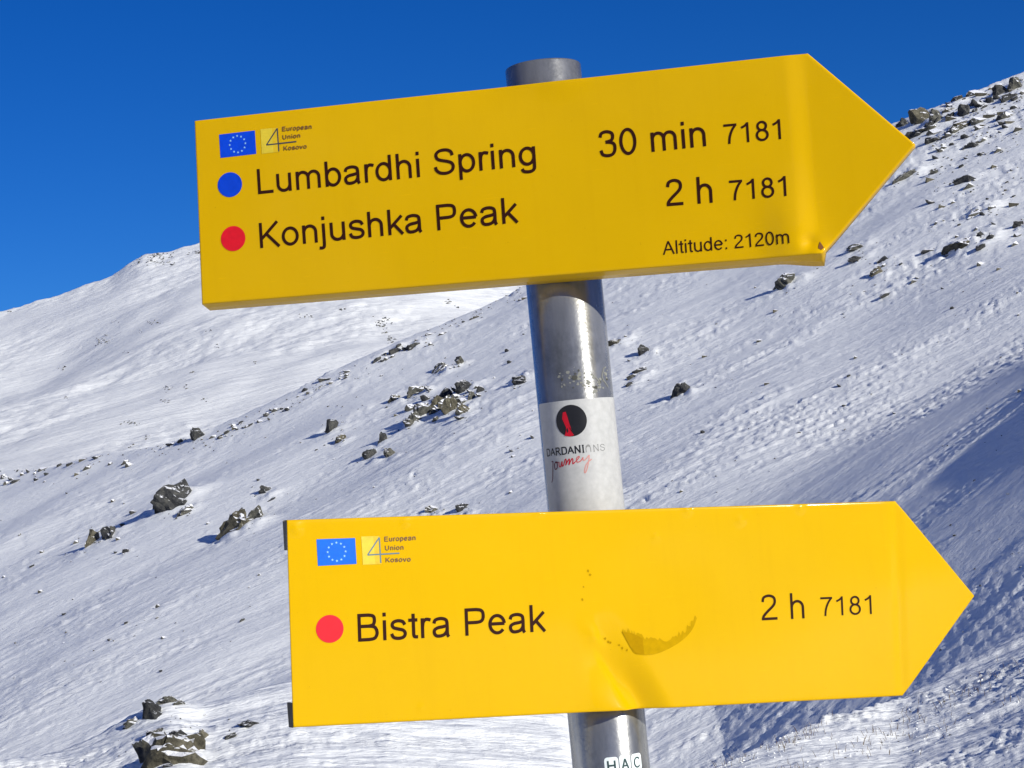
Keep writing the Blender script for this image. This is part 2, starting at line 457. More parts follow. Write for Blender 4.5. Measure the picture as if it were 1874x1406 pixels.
CREST_STRIP = [(62, 850), (78, 858), (22, 876), (110, 850), (40, 868), (65, 878), (230, 845), (12, 884), (90, 846), (130, 848),
               (150, 842), (175, 838), (202, 848), (236, 850), (52, 862), (30, 880), (140, 868), (84, 868), (160, 856), (8, 872)]

def march(px, py, fn, r0=24.0, r1=150.0):
    d = ray(px, py); hl = math.hypot(d[0], d[1])
    rr = np.arange(r0, r1, 0.05)
    x = d[0] / hl * rr; y = d[1] / hl * rr; z = CAM[2] + d[2] / hl * rr
    hit = np.nonzero(fn(x, y) >= z)[0]
    if len(hit) == 0: return None
    i = hit[0]; return x[i], y[i], rr[i]
mounds = []
for q in ROCKS:
    h = march(q[0], q[1] + q[3] * 0.45, base_height)
    if h is None: continue
    s = q[2] * h[2] / FPX
    mounds.append((h[0], h[1], s))
mounds = np.array(mounds)
SXY = np.array([sun_dir.x, sun_dir.y]); SXY /= np.linalg.norm(SXY)

# polar grid round the camera foot
t_in = np.arange(-0.315, 0.3151, 0.00092)
grow = [0.315]
st = 0.0012
while grow[-1] < math.pi:
    st *= 1.16; grow.append(grow[-1] + min(st, 0.12))
grow = np.array(grow[1:-1])
TH = np.concatenate([-grow[::-1], t_in, grow])
rs = [0.25]
while rs[-1] < 1400:
    r = rs[-1]
    if r < 8: dr = 0.06 + 0.12 * r / 8
    elif r < 19.2: dr = 0.042
    elif r < 25: dr = 0.22
    elif r < 36: dr = 0.085
    elif r < 120: dr = min(0.00075 * r * r / SH, 0.32)
    else: dr = 0.05 * r
    rs.append(r + dr)
RR = np.array(rs)
T2, R2 = np.meshgrid(TH, RR)
GX = R2 * np.sin(T2); GY = R2 * np.cos(T2)
def full_height(x, y, r):
    z = base_height(x, y)
    fr = sstep(0.0, 0.6, np.cos(np.arctan2(x, y)))
    z = z + detail(x, y, r) * (0.3 + 0.7 * fr) * sstep(200, 120, r)
    return z
GZ = full_height(GX, GY, R2)
# drifts on the windward side of the boulders, scoured hollow on the lee side
for mx_, my_, s in mounds:
    ths = math.atan2(mx_, my_); rm = math.hypot(mx_, my_)
    i0, i1 = np.searchsorted(TH, [ths - 3.5 * s / rm, ths + 3.5 * s / rm])
    j0, j1 = np.searchsorted(RR, [rm - 3.5 * s, rm + 3.5 * s])
    X = GX[j0:j1, i0:i1] - mx_; Y = GY[j0:j1, i0:i1] - my_
    dx = X - SXY[0] * 0.75 * s; dy = Y - SXY[1] * 0.75 * s
    GZ[j0:j1, i0:i1] += 0.16 * s * np.exp(-(dx * dx + dy * dy) / (0.6 * s) ** 2)
    GZ[j0:j1, i0:i1] += 0.13 * s * np.exp(-(X * X + Y * Y) / (0.8 * s) ** 2) * (0.6 + 2.2 * pn(X / (0.35 * s) + mx_, Y / (0.35 * s), 77))
    dx = X + SXY[0] * 0.8 * s; dy = Y + SXY[1] * 0.8 * s
    GZ[j0:j1, i0:i1] -= 0.10 * s * np.exp(-(dx * dx + dy * dy) / (0.55 * s) ** 2)

def grid_mesh(name, X, Y, Z, mat, closed):
    nr, nc = X.shape
    co = np.empty((nr * nc, 3), np.float32)
    co[:, 0] = X.ravel() + CAM[0]; co[:, 1] = Y.ravel() + CAM[1]; co[:, 2] = Z.ravel()
    j, i = np.meshgrid(np.arange(nr - 1), np.arange(nc if closed else nc - 1), indexing='ij')
    i2 = (i + 1) % nc
    f = np.stack([j * nc + i, j * nc + i2, (j + 1) * nc + i2, (j + 1) * nc + i], -1).reshape(-1, 4)[:, ::-1]
    me = bpy.data.meshes.new(name)
    me.vertices.add(len(co)); me.vertices.foreach_set('co', co.ravel())
    me.loops.add(f.size); me.loops.foreach_set('vertex_index', f.ravel().astype(np.int32))
    me.polygons.add(len(f))
    me.polygons.foreach_set('loop_start', np.arange(0, f.size, 4, dtype=np.int32))
    me.polygons.foreach_set('loop_total', np.full(len(f), 4, np.int32))
    me.polygons.foreach_set('use_smooth', np.ones(len(f), bool))
    me.update(calc_edges=True)
    me.materials.append(mat)
    o = bpy.data.objects.new(name, me)
    COL.objects.link(o)
    return o, co, f
ground, GCO, GF = grid_mesh('snow_ground', GX, GY, GZ, M_SNOW, True)
tag(ground, kind='structure')

# far mountain
tm = np.concatenate([np.arange(-1.2, -0.33, 0.02), np.arange(-0.33, 0.02, 0.0011), np.arange(0.02, 1.0, 0.02)])
rm_ = np.concatenate([np.arange(230, 300, 4.0), np.arange(300, 640, 1.1), np.arange(640, 900, 20.0)])
T3, R3 = np.meshgrid(tm, rm_)
MX = R3 * np.sin(T3); MY = R3 * np.cos(T3)
em = np.interp(T3, *MTN)
_k = np.exp(-0.5 * (np.arange(-120, 121) * 0.0008 / 0.035) ** 2); _k /= _k.sum()
em_s = np.interp(T3, MTN[0], np.convolve(np.pad(MTN[1], 120, 'edge'), _k, 'valid'))
RC = 590 + 25 * np.sin(T3 * 9.0)
zc = CAM[2] + RC * em
base = 0.0
u = np.clip((R3 - 250) / (RC - 250), 0, 1)
zc = CAM[2] + RC * (em_s + (em - em_s) * sstep(0.80, 0.99, u))
z3 = base + (zc - base) * u ** 0.95
z3 = z3 - 0.4 * np.maximum(R3 - RC, 0)
fade = np.sin(np.clip(u, 0, 1) * math.pi)
z3 = z3 + 0.10 * (MX + 60) * fade
wv = fbm(MX / 90, MY / 90, 4, 60)
z3 = z3 + 5.0 * fade * wv + 1.4 * fade * pn(MX / 34, MY / 30, 70)
rough = sstep(0.0, 0.35, pn(MX / 45, MY / 60, 75) + 0.35 * u)
z3 = z3 + (0.12 + rough) * (0.5 * fbm(MX / 9, MY / 8, 5, 80, 0.6)) * np.clip(1.4 - 0.9 * (R3 > RC), 0, 1)
mountain, MCO, MF = grid_mesh('snowy_mountain', MX, MY, z3, M_SNOWFAR, False)
tag(mountain, kind='structure')

# snow peaks all round the valley, unseen, added for the post's reflections and snow bounce
tr = np.arange(-math.pi, math.pi, 0.02); rr2 = np.arange(900, 1700, 25.0)
T4, R4 = np.meshgrid(tr, rr2)
QX = R4 * np.sin(T4); QY = R4 * np.cos(T4)
side = sstep(0.45, 0.9, np.abs(T4))
pk = (0.015 + side * (0.15 + 0.10 * fbm(QX / 500, QY / 500, 2, 200)))
up4 = np.clip((R4 - 900) / 500.0, 0, 1)
z4 = -45 + (1400 * pk + 45) * up4 - 0.4 * np.maximum(R4 - 1400, 0) + side * up4 * 60 * fbm(QX / 120, QY / 120, 4, 210)
peaks, _a, _b = grid_mesh('unseen_peaks', QX, QY, z4, M_SNOWFAR, True)
tag(peaks, kind='structure')

def bvh_of(co, f):
    return BVHTree.FromPolygons([Vector(c) for c in co.tolist()], f.tolist())
# rays are traced against the grid functions instead of a tree: quicker for a polar grid
from bisect import bisect
def grid_z(X, Y, TT, RRR, ZZ):
    r = np.hypot(X, Y); t = np.arctan2(X, Y)
    i = np.clip(np.searchsorted(TT, t) - 1, 0, len(TT) - 2); j = np.clip(np.searchsorted(RRR, r) - 1, 0, len(RRR) - 2)
    a = np.clip((t - TT[i]) / (TT[i + 1] - TT[i]), 0, 1); b = np.clip((r - RRR[j]) / (RRR[j + 1] - RRR[j]), 0, 1)
    return (ZZ[j, i] * (1 - a) + ZZ[j, i + 1] * a) * (1 - b) + (ZZ[j + 1, i] * (1 - a) + ZZ[j + 1, i + 1] * a) * b
gz = lambda x, y: grid_z(x, y, TH, RR, GZ)
mz = lambda x, y: grid_z(x, y, tm, rm_, z3)

# ------------------------------------------------------------------ rocks
def hull_rock(seed, n=16, flat=0.7, refine=False):
    r = random.Random(seed)
    bm = bmesh.new()
    lim = (r.uniform(0.62, 0.95), r.uniform(0.62, 0.95), r.uniform(0.5, 0.9))
    lean = r.uniform(-0.45, 0.45)
    for k in range(n):
        v = Vector((r.gauss(0, 1), r.gauss(0, 1), r.gauss(0, 1))).normalized() * r.uniform(0.75, 1.1)
        v = Vector([max(-l, min(l, c)) / l * 0.5 for c, l in zip(v, lim)])
        k_ = 1 - 0.45 * max(0, v.z + 0.1)
        v = Vector((v.x * k_ + lean * v.z * 0.5, v.y * k_, v.z))
        bm.verts.new(v)
    bmesh.ops.convex_hull(bm, input=bm.verts)
    bmesh.ops.delete(bm, geom=[v for v in bm.verts if not v.link_faces], context='VERTS')
    if refine:
        bmesh.ops.triangulate(bm, faces=bm.faces)
        bmesh.ops.subdivide_edges(bm, edges=bm.edges, cuts=3, use_grid_fill=True)
        bmesh.ops.triangulate(bm, faces=bm.faces)
        bm.normal_update()
        o = r.uniform(0, 50)
        C_ = np.array([v.co[:] for v in bm.verts])
        X_, Y_ = C_[:, 0] + o, C_[:, 1] + 0.7 * C_[:, 2]
        Z_ = C_[:, 2] * 0.8 - C_[:, 0] * 0.3
        crack = -np.maximum(0, 1 - np.abs(pn(X_ * 3.1 + Z_ * 2.2, Y_ * 2.6 - Z_ * 3.0, seed + 5)) * 7)
        D_ = 0.15 * pn(X_ * 3 + Z_ * 2, Y_ * 3 + Z_, seed) + 0.10 * pn(X_ * 8 + Z_ * 6, Y_ * 8 - Z_ * 5, seed + 1) + 0.05 * crack
        for v, dd in zip(bm.verts, D_.tolist()): v.co += v.normal * dd
    bmesh.ops.triangulate(bm, faces=bm.faces)
    me = bpy.data.meshes.new('rock')
    bm.to_mesh(me); bm.free()
    return me
MATS = {'G': M_ROCK, 'B': M_ROCKB, 'D': M_ROCKD}
PH = math.hypot(SA, SB)
def place_rock(me, px, py, wpx, hpx, fn, r0, r1, name='rock', seed=0, sink=0.52, mat=None):
    h = march(px, py + hpx * 0.42, fn, r0, r1)
    if h is None: return None
    x, y, dist = h
    wd = 1.2 * wpx * dist / FPX; ht = 0.84 * hpx * dist / FPX
    o = bpy.data.objects.new(name, me)
    COL.objects.link(o)
    z = float(fn(np.array([x]), np.array([y]))[0])
    tot = ht / (1 - sink)
    r = random.Random(seed)
    depth = wd * r.uniform(0.7, 1.0)
    o.location = (x + CAM[0], y + CAM[1] + depth * 0.2, z + ht - tot * 0.5 + depth * 0.04)
    o.rotation_euler = (r.uniform(-0.15, 0.15), r.uniform(-0.3, 0.05), r.uniform(-0.35, 0.35))
    o.scale = (wd, depth, tot)
    return o
for k, (px, py, wpx, hpx, mk, label) in enumerate(ROCKS):
    big = wpx * hpx > 210
    me = hull_rock(100 + k, 18 if big else 13, refine=big)
    me.materials.append(MATS[mk])
    o = place_rock(me, px, py, wpx, hpx, gz, 24, 150, 'boulder' if wpx * hpx > 380 else 'rock', k)
    if o: tag(o, label, 'boulder' if wpx * hpx > 380 else 'rock')

SMALL = []
for mk in 'GGDDBD':
    me = hull_rock(900 + len(SMALL), 9); me.materials.append(MATS[mk]); SMALL.append(me)
cnt = 0
for k, (px, py) in enumerate(CREST_STRIP):
    o = place_rock(SMALL[k % 6], px, py, random.uniform(10, 22), random.uniform(5, 9), gz, 24, 150, 'rock', 2000 + k)
    if o: tag(o, 'low dark rock among the strip of rocks along the crest at the left edge', 'rock', 'rocks along the left crest')
# small stones scattered over the slope: denser under the right crest
GRP = {'crest': ('small dark stone in the boulder field under the right crest', 'stones under the right crest'),
       'mid': ('small dark stone poking through the wind packed snow of the big slope', 'stones on the big slope'),
       'edge': ('small dark stone along the skyline edge of the big slope', 'stones along the skyline edge')}
rr_ = random.Random(5)
for n in range(26):
    t = rr_.gauss(0, 1); px = 820 + 36 * t; py = 733 - 9 * t + rr_.gauss(0, 13)
    w_ = rr_.uniform(10, 24)
    o = place_rock(SMALL[rr_.randrange(6)], px, py, w_, w_ * rr_.uniform(0.4, 0.7), gz, 24, 150, 'stone', 7000 + n, 0.4)
    if o: tag(o, 'small dark stone packed between the bigger rocks of the rock cluster', 'stone', 'stones filling the rock cluster')
def in_sign(px, py):
    return (345 < px < 1700 and py < 590 and py > 215 - (px - 345) * 0.11 - 6 and py < 572 - (px - 370) * 0.075) or (520 < px < 1660 and 925 < py < 1320)
n = 0
while n < 120:
    px = rr_.uniform(1500, 1900); py = rr_.uniform(150, 560)
    if rr_.random() > math.exp(-(py - (240 - (px - 1650) * 0.4)) / 110.0): continue
    if in_sign(px, py): continue
    w_ = rr_.uniform(8, 28) * rr_.choice((0.7, 1, 1.1))
    o = place_rock(SMALL[rr_.randrange(6)], px, py, w_, w_ * rr_.uniform(0.3, 0.5), gz, 24, 150, 'stone', 3000 + n)
    n += 1
    if o: tag(o, GRP['crest'][0], 'stone', GRP['crest'][1])
n = 0
while n < 95:
    px = rr_.uniform(0, 1870); py = rr_.uniform(520, 1230)
    if in_sign(px, py): continue
    if px > 1150 and py > 800 and rr_.random() < 0.85: continue
    w_ = rr_.uniform(5, 13)
    o = place_rock(SMALL[rr_.randrange(6)], px, py, w_, w_ * rr_.uniform(0.35, 0.6), gz, 24, 150, 'stone', 4000 + n)
    n += 1
    if o: tag(o, GRP['mid'][0], 'stone', GRP['mid'][1])
for n in range(60):
    px = rr_.uniform(380, 960); py = np.interp(px, [372, 450, 550, 600, 700, 780, 880, 930], [795, 762, 719, 692, 645, 604, 556, 533]) + rr_.uniform(1, 22)
    w_ = rr_.uniform(6, 17)
    o = place_rock(SMALL[rr_.randrange(6)], px, py, w_, w_ * rr_.uniform(0.25, 0.45), gz, 24, 150, 'stone', 5000 + n)
    if o: tag(o, GRP['edge'][0], 'stone', GRP['edge'][1])

def scatter_stuff(name, spots, mats, seed, label=None):
    """many tiny stones as one object; spots are (x, y, z, size) """
    r = random.Random(seed)
    base = [hull_rock(seed + i, 8) for i in range(4)]
    V, F, MI = [], [], []
    for (x, y, z, s) in spots:
        b = r.choice(base); a = r.uniform(0, 6.28); ca, sa = math.cos(a), math.sin(a)
        k = len(V); fl = r.uniform(0.35, 0.8); st_ = r.uniform(0.6, 1.3)
        for v in b.vertices:
            X, Y = v.co.x * st_ * s, v.co.y * s
            V.append((x + X * ca - Y * sa, y + X * sa + Y * ca, z + v.co.z * s * fl))
        mi = r.randrange(len(mats))
        for p in b.polygons:
            F.append([k + q for q in p.vertices]); MI.append(mi)
    me = bpy.data.meshes.new(name); me.from_pydata(V, [], F)
    for m in mats: me.materials.append(m)
    me.polygons.foreach_set('material_index', MI); me.update()
    o = bpy.data.objects.new(name, me); COL.objects.link(o)
    tag(o, label, kind='stuff')
    return o
# far mountain: outcrops, each a cluster of crags
OUT = [(285, 468, 60, 14), (270, 480, 40, 10), (310, 482, 34, 8), (355, 464, 22, 10), (212, 588, 10, 6), (279, 591, 22, 9), (190, 625, 30, 14),
       (258, 608, 8, 5), (230, 646, 10, 6), (115, 675, 18, 5), (342, 710, 10, 12), (308, 712, 20, 10), (395, 635, 14, 5), (383, 605, 10, 5), (468, 664, 10, 4),
       (350, 682, 12, 5), (240, 775, 26, 10), (374, 732, 10, 6), (562, 580, 34, 8), (626, 566, 16, 8), (700, 590, 34, 20), (712, 622, 16, 20),
       (820, 552, 14, 10), (835, 562, 10, 5), (18, 571, 12, 6), (268, 800, 14, 7), (240, 815, 14, 6), (300, 735, 14, 8), (120, 728, 12, 6)]
r = random.Random(77)
for k, (px, py, wpx, hpx) in enumerate(OUT):
    spots = []
    for q in range(max(4, int(wpx * hpx / 18))):
        h = march(px + r.gauss(0, wpx * 0.28), py + r.gauss(0, hpx * 0.3), mz, 240, 640)
        if h is None: continue
        x, y, d = h
        spots.append((x + CAM[0], y + CAM[1], float(mz(np.array([x]), np.array([y]))[0]), r.uniform(3.0, 7.0) * d / FPX))
    if spots and k in (12, 16, 20): scatter_stuff('far_rubble', spots, [M_ROCK, M_ROCKD], 600 + k)
    elif spots:
        o = scatter_stuff('rock_outcrop', spots, [M_ROCK, M_ROCKD], 600 + k)
        del o['kind']
        tag(o, 'tiny dark rock outcrop showing through the snow of the far mountain', 'outcrop', 'outcrops on the far mountain')

# tiny stones all over the slope
spots = []
r = random.Random(31)
for k in range(1300):
    if k < 320 or k >= 900: px = r.uniform(1480, 1880); py = 230 - (px - 1650) * 0.4 + abs(r.gauss(0, 110))
    elif k < 700: px = r.uniform(0, 1880); py = r.uniform(500, 1250)
    else:
        px = r.uniform(-5, 960); py = np.interp(px, [0, 239, 372, 450, 550, 600, 700, 780, 880, 930], [862, 824, 795, 762, 719, 692, 645, 604, 556, 533]) + 1 + abs(r.gauss(0, 14))
    if in_sign(px, py): continue
    h = march(px, py, gz, 24, 150)
    if h is None: continue
    x, y, d = h
    spots.append((x + CAM[0], y + CAM[1], float(gz(np.array([x]), np.array([y]))[0]), r.uniform(2.0, 6.0) * d / FPX))
for q in ROCKS:
    for k in range(5 if q[2] > 18 else 2):
        px = q[0] + r.gauss(0, q[2] * 0.75); py = q[1] + q[3] * 0.4 + r.gauss(0, q[3] * 0.5) - (px - q[0]) * 0.25
        h = march(px, py, gz, 24, 150)
        if h is None: continue
        x, y, d = h
        spots.append((x + CAM[0], y + CAM[1], float(gz(np.array([x]), np.array([y]))[0]), r.uniform(2.0, 7.0) * d / FPX))
scatter_stuff('scattered_pebbles', spots, [M_ROCK, M_ROCKD, M_ROCKB], 700)

# ------------------------------------------------------------------ near outcrop at the lower left
NEAR = [(303, 1378, 104, 50, 'B', 'big golden brown rock face of the outcrop at the bottom left'),
        (371, 1346, 22, 18, 'B', 'small brown point at the right end of the bottom left outcrop'),
        (276, 1300, 42, 32, 'D', 'dark crag on top of the bottom left outcrop'),
        (306, 1283, 34, 12, 'G', 'flat grey stone at the very top of the bottom left outcrop'),
        (239, 1327, 26, 14, 'G', 'grey ledge at the left side of the bottom left outcrop'),
        (348, 1364, 46, 26, 'B', 'cracked olive block on the right of the golden brown rock face'),
        (262, 1384, 26, 44, 'D', 'black shaded block on the left of the golden brown rock face'),
        (330, 1346, 40, 14, 'D', 'dark broken edge along the top of the golden brown rock face'),
        (283, 1347, 34, 14, 'D', 'dark ledge between the crag and the golden brown rock face'),
        (326, 1292, 22, 8, 'G', 'thin grey flake right of the flat grey top stone of the outcrop'),
        (452, 1327, 34, 11, 'D', 'low dark rock in the snow between outcrop and lower sign'),
        (421, 1352, 20, 8, 'D', 'small dark stone left of the low dark rock by the lower sign'),
        (305, 1402, 20, 7, 'D', 'little dark stone at the foot of the golden brown rock face')]
for k, (px, py, wpx, hpx, mk, label) in enumerate(NEAR):
    me = hull_rock(1300 + k, 18, refine=True)
    me.materials.append(MATS[mk])
    o = place_rock(me, px, py, wpx, hpx, gz, 6, 16, 'rock', 60 + k, 0.45)
    if o: tag(o, label, 'rock')

# crusted snow lumps and dry grass on the near bank at the lower right
def near_spots(n, seed, region, size):
    r = random.Random(seed); out = []
    for k in range(n):
        cx_, cy_, sx, sy, sl_ = r.choice(region)
        u_ = r.gauss(0, sx); px = cx_ + u_; py = cy_ - sl_ * u_ + r.gauss(0, sy)
        h = march(px, py, gz, 5, 19.5)
        if h is None: continue
        x, y, d = h
        out.append((x + CAM[0], y + CAM[1], float(gz(np.array([x]), np.array([y]))[0]), r.uniform(*size) * d / FPX))
    return out
REG = [(1700, 1300, 90, 14, 0.5), (1800, 1255, 50, 10, 0.5), (1740, 1330, 90, 12, 0.45), (1600, 1350, 60, 12, 0.35), (1430, 1375, 40, 10, 0.3),
       (1540, 1385, 90, 9, 0.3), (1460, 1350, 30, 8, 0.45), (1330, 1400, 50, 6, 0.3)]
scatter_stuff('snow_crust_lumps', near_spots(380, 3, REG, (2, 6)), [M_SNOW], 800)
scatter_stuff('near_gravel', near_spots(150, 4, REG + [(310, 1330, 45, 30, 0.2)] * 3 + [(60, 1300, 40, 20, 0.3)], (2, 7)), [M_ROCKD, M_ROCK], 810)
V, F = [], []
r = random.Random(9)
for (x, y, z, s) in near_spots(240, 5, REG + [(95, 1290, 60, 16, 0.3), (60, 1320, 40, 14, 0.2)], (8, 22)):
    a = r.uniform(0, 6.28); b = r.uniform(0.2, 0.9)
    dx, dy = math.cos(a) * s * b, math.sin(a) * s * b
    k = len(V); wv_ = 0.0016
    V += [(x - wv_, y, z - 0.01), (x + wv_, y, z - 0.01), (x + dx * 0.5 + wv_ * 0.7, y + dy * 0.5, z + s * 0.6), (x + dx * 0.5 - wv_ * 0.7, y + dy * 0.5, z + s * 0.6), (x + dx, y + dy, z + s * 0.85)]
    F += [(k, k + 1, k + 2, k + 3), (k + 3, k + 2, k + 4)]
o = mesh_obj('dry_grass', V, F, M_GRASS)
tag(o, kind='stuff')

# ------------------------------------------------------------------ pole
MM = 0.001
POLE_TOP = Z0 + 296.9 * MM
pole = empty('sign_post', (0, 0, float(gz(np.array([0.0 - CAM[0]]), np.array([0.0 - CAM[1]]))[0])))
tag(pole, 'round galvanised steel post carrying both yellow signs', 'post')
pz0 = pole.location.z
def tube(R, z0, z1, nseg=96, bevel=0.0012):
    V, F = [], []
    rings = [(R, z0 - pz0), (R, z1 - bevel - pz0), (R - bevel * 0.4, z1 - bevel * 0.35 - pz0), (R - bevel, z1 - pz0), (R - 0.0028, z1 - pz0), (R - 0.0028, z1 - 0.05 - pz0)]
    for (rad, z) in rings:
        for k in range(nseg):
            a = 2 * math.pi * k / nseg; V.append((rad * math.cos(a), rad * math.sin(a), z))
    for j in range(len(rings) - 1):
        for k in range(nseg):
            k2 = (k + 1) % nseg
            F.append((j * nseg + k, j * nseg + k2, (j + 1) * nseg + k2, (j + 1) * nseg + k))
    j = len(rings) - 1
    F.append([j * nseg + k for k in range(nseg)])
    return V, F
V, F = tube(0.030, pz0 - 0.3, POLE_TOP)
po = mesh_obj('pole', V, F, M_STEEL, pole, True)
for p in po.data.polygons:
    if len(p.vertices) > 4: p.use_smooth = False

# ------------------------------------------------------------------ stroke lettering
def arc(cx, cy, rx, ry, a0, a1, n=22):
    return [(cx + rx * math.cos(math.radians(a0 + (a1 - a0) * k / n)), cy + ry * math.sin(math.radians(a0 + (a1 - a0) * k / n))) for k in range(n + 1)]
def spl(pts, n=6):
    P = [pts[0]] + list(pts) + [pts[-1]]; out = []
    for i in range(1, len(P) - 2):
        p0, p1, p2, p3 = P[i - 1], P[i], P[i + 1], P[i + 2]
        for k in range(n):
            t = k / n
            out.append(tuple(0.5 * (2 * p1[c] + (p2[c] - p0[c]) * t + (2 * p0[c] - 5 * p1[c] + 4 * p2[c] - p3[c]) * t * t + (3 * p1[c] - p0[c] - 3 * p2[c] + p3[c]) * t ** 3) for c in (0, 1)))
    out.append(pts[-1]); return out
def ell(cx, cy, rx, ry): return arc(cx, cy, rx, ry, 0, 360, 36)
FONT = {
 ' ': (278, []),
 'L': (556, [[(119, 0), (119, 716)], [(75, 42), (522, 42)]]),
 'u': (556, [[(108, 519), (108, 200)] + arc(275, 200, 167, 168, 180, 350)[1:], [(446, 519), (446, 0)]]),
 'n': (556, [[(110, 0), (110, 519)], arc(278, 312, 166, 174, 172, 0) + [(444, 0)]]),
 'm': (833, [[(110, 0), (110, 519)], arc(264, 325, 153, 161, 172, 0) + [(417, 0)], arc(570, 325, 153, 161, 172, 0) + [(723, 0)]]),
 'b': (556, [[(110, 0), (110, 716)], ell(291, 259, 184, 228)]),
 'a': (556, [spl([(84, 365), (125, 455), (270, 487), (400, 448), (432, 350), (432, 120), (440, 50), (470, 0)]),
             spl([(432, 300), (330, 272), (190, 250), (100, 200), (86, 120), (130, 48), (225, 32), (340, 60), (415, 140), (432, 220)])]),
 'r': (333, [[(110, 0), (110, 519)], spl([(112, 290), (132, 410), (190, 478), (255, 484), (330, 462)])]),
 'd': (556, [[(446, 0), (446, 716)], ell(265, 259, 184, 228)]),
 'h': (556, [[(110, 0), (110, 716)], arc(278, 312, 166, 174, 172, 0) + [(444, 0)]]),
 'i': (222, [[(111, 0), (111, 519)], [(111, 616), (111, 716)]]),
 'S': (667, [spl([(572, 512), (540, 610), (455, 668), (335, 684), (215, 662), (140, 600), (126, 520), (170, 440), (290, 392), (430, 355), (540, 300), (580, 205), (545, 105), (455, 48), (340, 31), (210, 55), (120, 130), (90, 232)])]),
 'p': (556, [[(110, -199), (110, 519)], ell(291, 259, 184, 228)]),
 'g': (556, [ell(265, 265, 184, 222), [(446, 519), (446, 0)] + spl([(446, 0), (436, -90), (380, -150), (270, -168), (150, -145), (108, -70)])]),
 'K': (667, [[(119, 0), (119, 716)], [(597, 716), (128, 250)], [(270, 392), (622, 0)]]),
 'o': (556, [ell(278, 259, 198, 228)]),
 'j': (222, [[(111, 519), (111, -60)] + spl([(111, -60), (98, -140), (50, -166), (-30, -160)])[1:], [(111, 616), (111, 716)]]),
 's': (500, [spl([(422, 372), (370, 458), (245, 487), (130, 455), (92, 382), (130, 312), (245, 274), (375, 235), (428, 150), (380, 60), (250, 31), (120, 62), (68, 160)])]),
 'k': (500, [[(110, 0), (110, 716)], [(455, 519), (120, 190)], [(228, 296), (470, 0)]]),
 'P': (667, [[(122, 0), (122, 716)], [(122, 673), (390, 673)] + spl([(390, 673), (510, 650), (570, 580), (570, 440), (510, 360), (390, 336)])[1:] + [(122, 336)]]),
 'e': (556, [[(84, 272), (480, 272)], arc(280, 259, 196, 228, 5, 322, 34)]),
 '3': (556, [spl([(84, 535), (125, 640), (262, 676), (395, 630), (430, 535), (385, 435), (225, 396)]), spl([(225, 396), (380, 372), (462, 300), (460, 150), (390, 55), (265, 30), (130, 70), (82, 190)])]),
 '0': (556, [ell(277, 353, 190, 324)]),
 '2': (556, [spl([(88, 508), (125, 630), (270, 676), (410, 630), (450, 520), (400, 400), (220, 240), (110, 130), (82, 60)]), [(40, 42), (505, 42)]]),
 '7': (556, [[(47, 673), (508, 673)], spl([(470, 665), (345, 490), (250, 250), (218, 0)])]),
 '1': (556, [[(328, 0), (328, 716)], spl([(328, 680), (240, 600), (110, 535)])]),
 '8': (556, [ell(277, 532, 148, 146), ell(277, 209, 186, 179)]),
 'A': (667, [[(45, 0), (333, 700)], [(333, 700), (622, 0)], [(150, 255), (515, 255)]]),
 'l': (222, [[(111, 0), (111, 716)]]),
 't': (278, [[(150, 650), (150, 120)] + spl([(150, 120), (170, 55), (262, 44)])[1:], [(18, 484), (258, 484)]]),
 ':': (278, [[(137, 0), (137, 100)], [(137, 419), (137, 519)]]),
 'B': (667, [[(122, 0), (122, 716)], [(122, 673), (360, 673)] + spl([(360, 673), (490, 640), (520, 530), (480, 420), (360, 388)])[1:] + [(122, 388)],
             [(360, 388)] + spl([(360, 388), (520, 355), (580, 210), (520, 75), (370, 42)])[1:] + [(122, 42)]]),
 'E': (667, [[(125, 0), (125, 716)], [(125, 673), (612, 673)], [(125, 380), (580, 380)], [(125, 42), (622, 42)]]),
 'U': (722, [[(125, 716), (125, 270)] + arc(361, 270, 236, 238, 180, 360)[1:] + [(597, 716)]]),
 'v': (500, [[(40, 519), (250, 10)], [(250, 10), (460, 519)]]),
 'H': (722, [[(127, 0), (127, 716)], [(595, 0), (595, 716)], [(127, 380), (595, 380)]]),
 'C': (722, [arc(380, 358, 320, 326, 38, 322, 34)]),
 'D': (722, [[(135, 0), (135, 716)], [(60, 690), (380, 690)] + spl([(380, 690), (560, 620), (630, 358), (560, 96), (380, 26)])[1:] + [(60, 26)]]),
 'R': (722, [[(135, 0), (135, 716)], [(60, 690), (380, 690)] + spl([(380, 690), (520, 640), (520, 420), (380, 360)])[1:] + [(135, 360)], [(350, 360), (640, 10)], [(60, 15), (215, 15)], [(560, 15), (690, 15)]]),
 'N': (722, [[(130, 0), (130, 716)], [(110, 716), (600, 0)], [(600, 0), (600, 716)], [(60, 15), (200, 15)], [(530, 700), (670, 700)]]),
 'I': (389, [[(195, 0), (195, 716)], [(110, 15), (280, 15)], [(110, 700), (280, 700)]]),
 'y': (500, [[(60, 519), (60, 300)] + spl([(60, 300), (90, 190), (190, 180), (330, 300)])[1:], spl([(400, 519), (350, 250), (240, -100), (120, -260), (60, -230)])]),
}
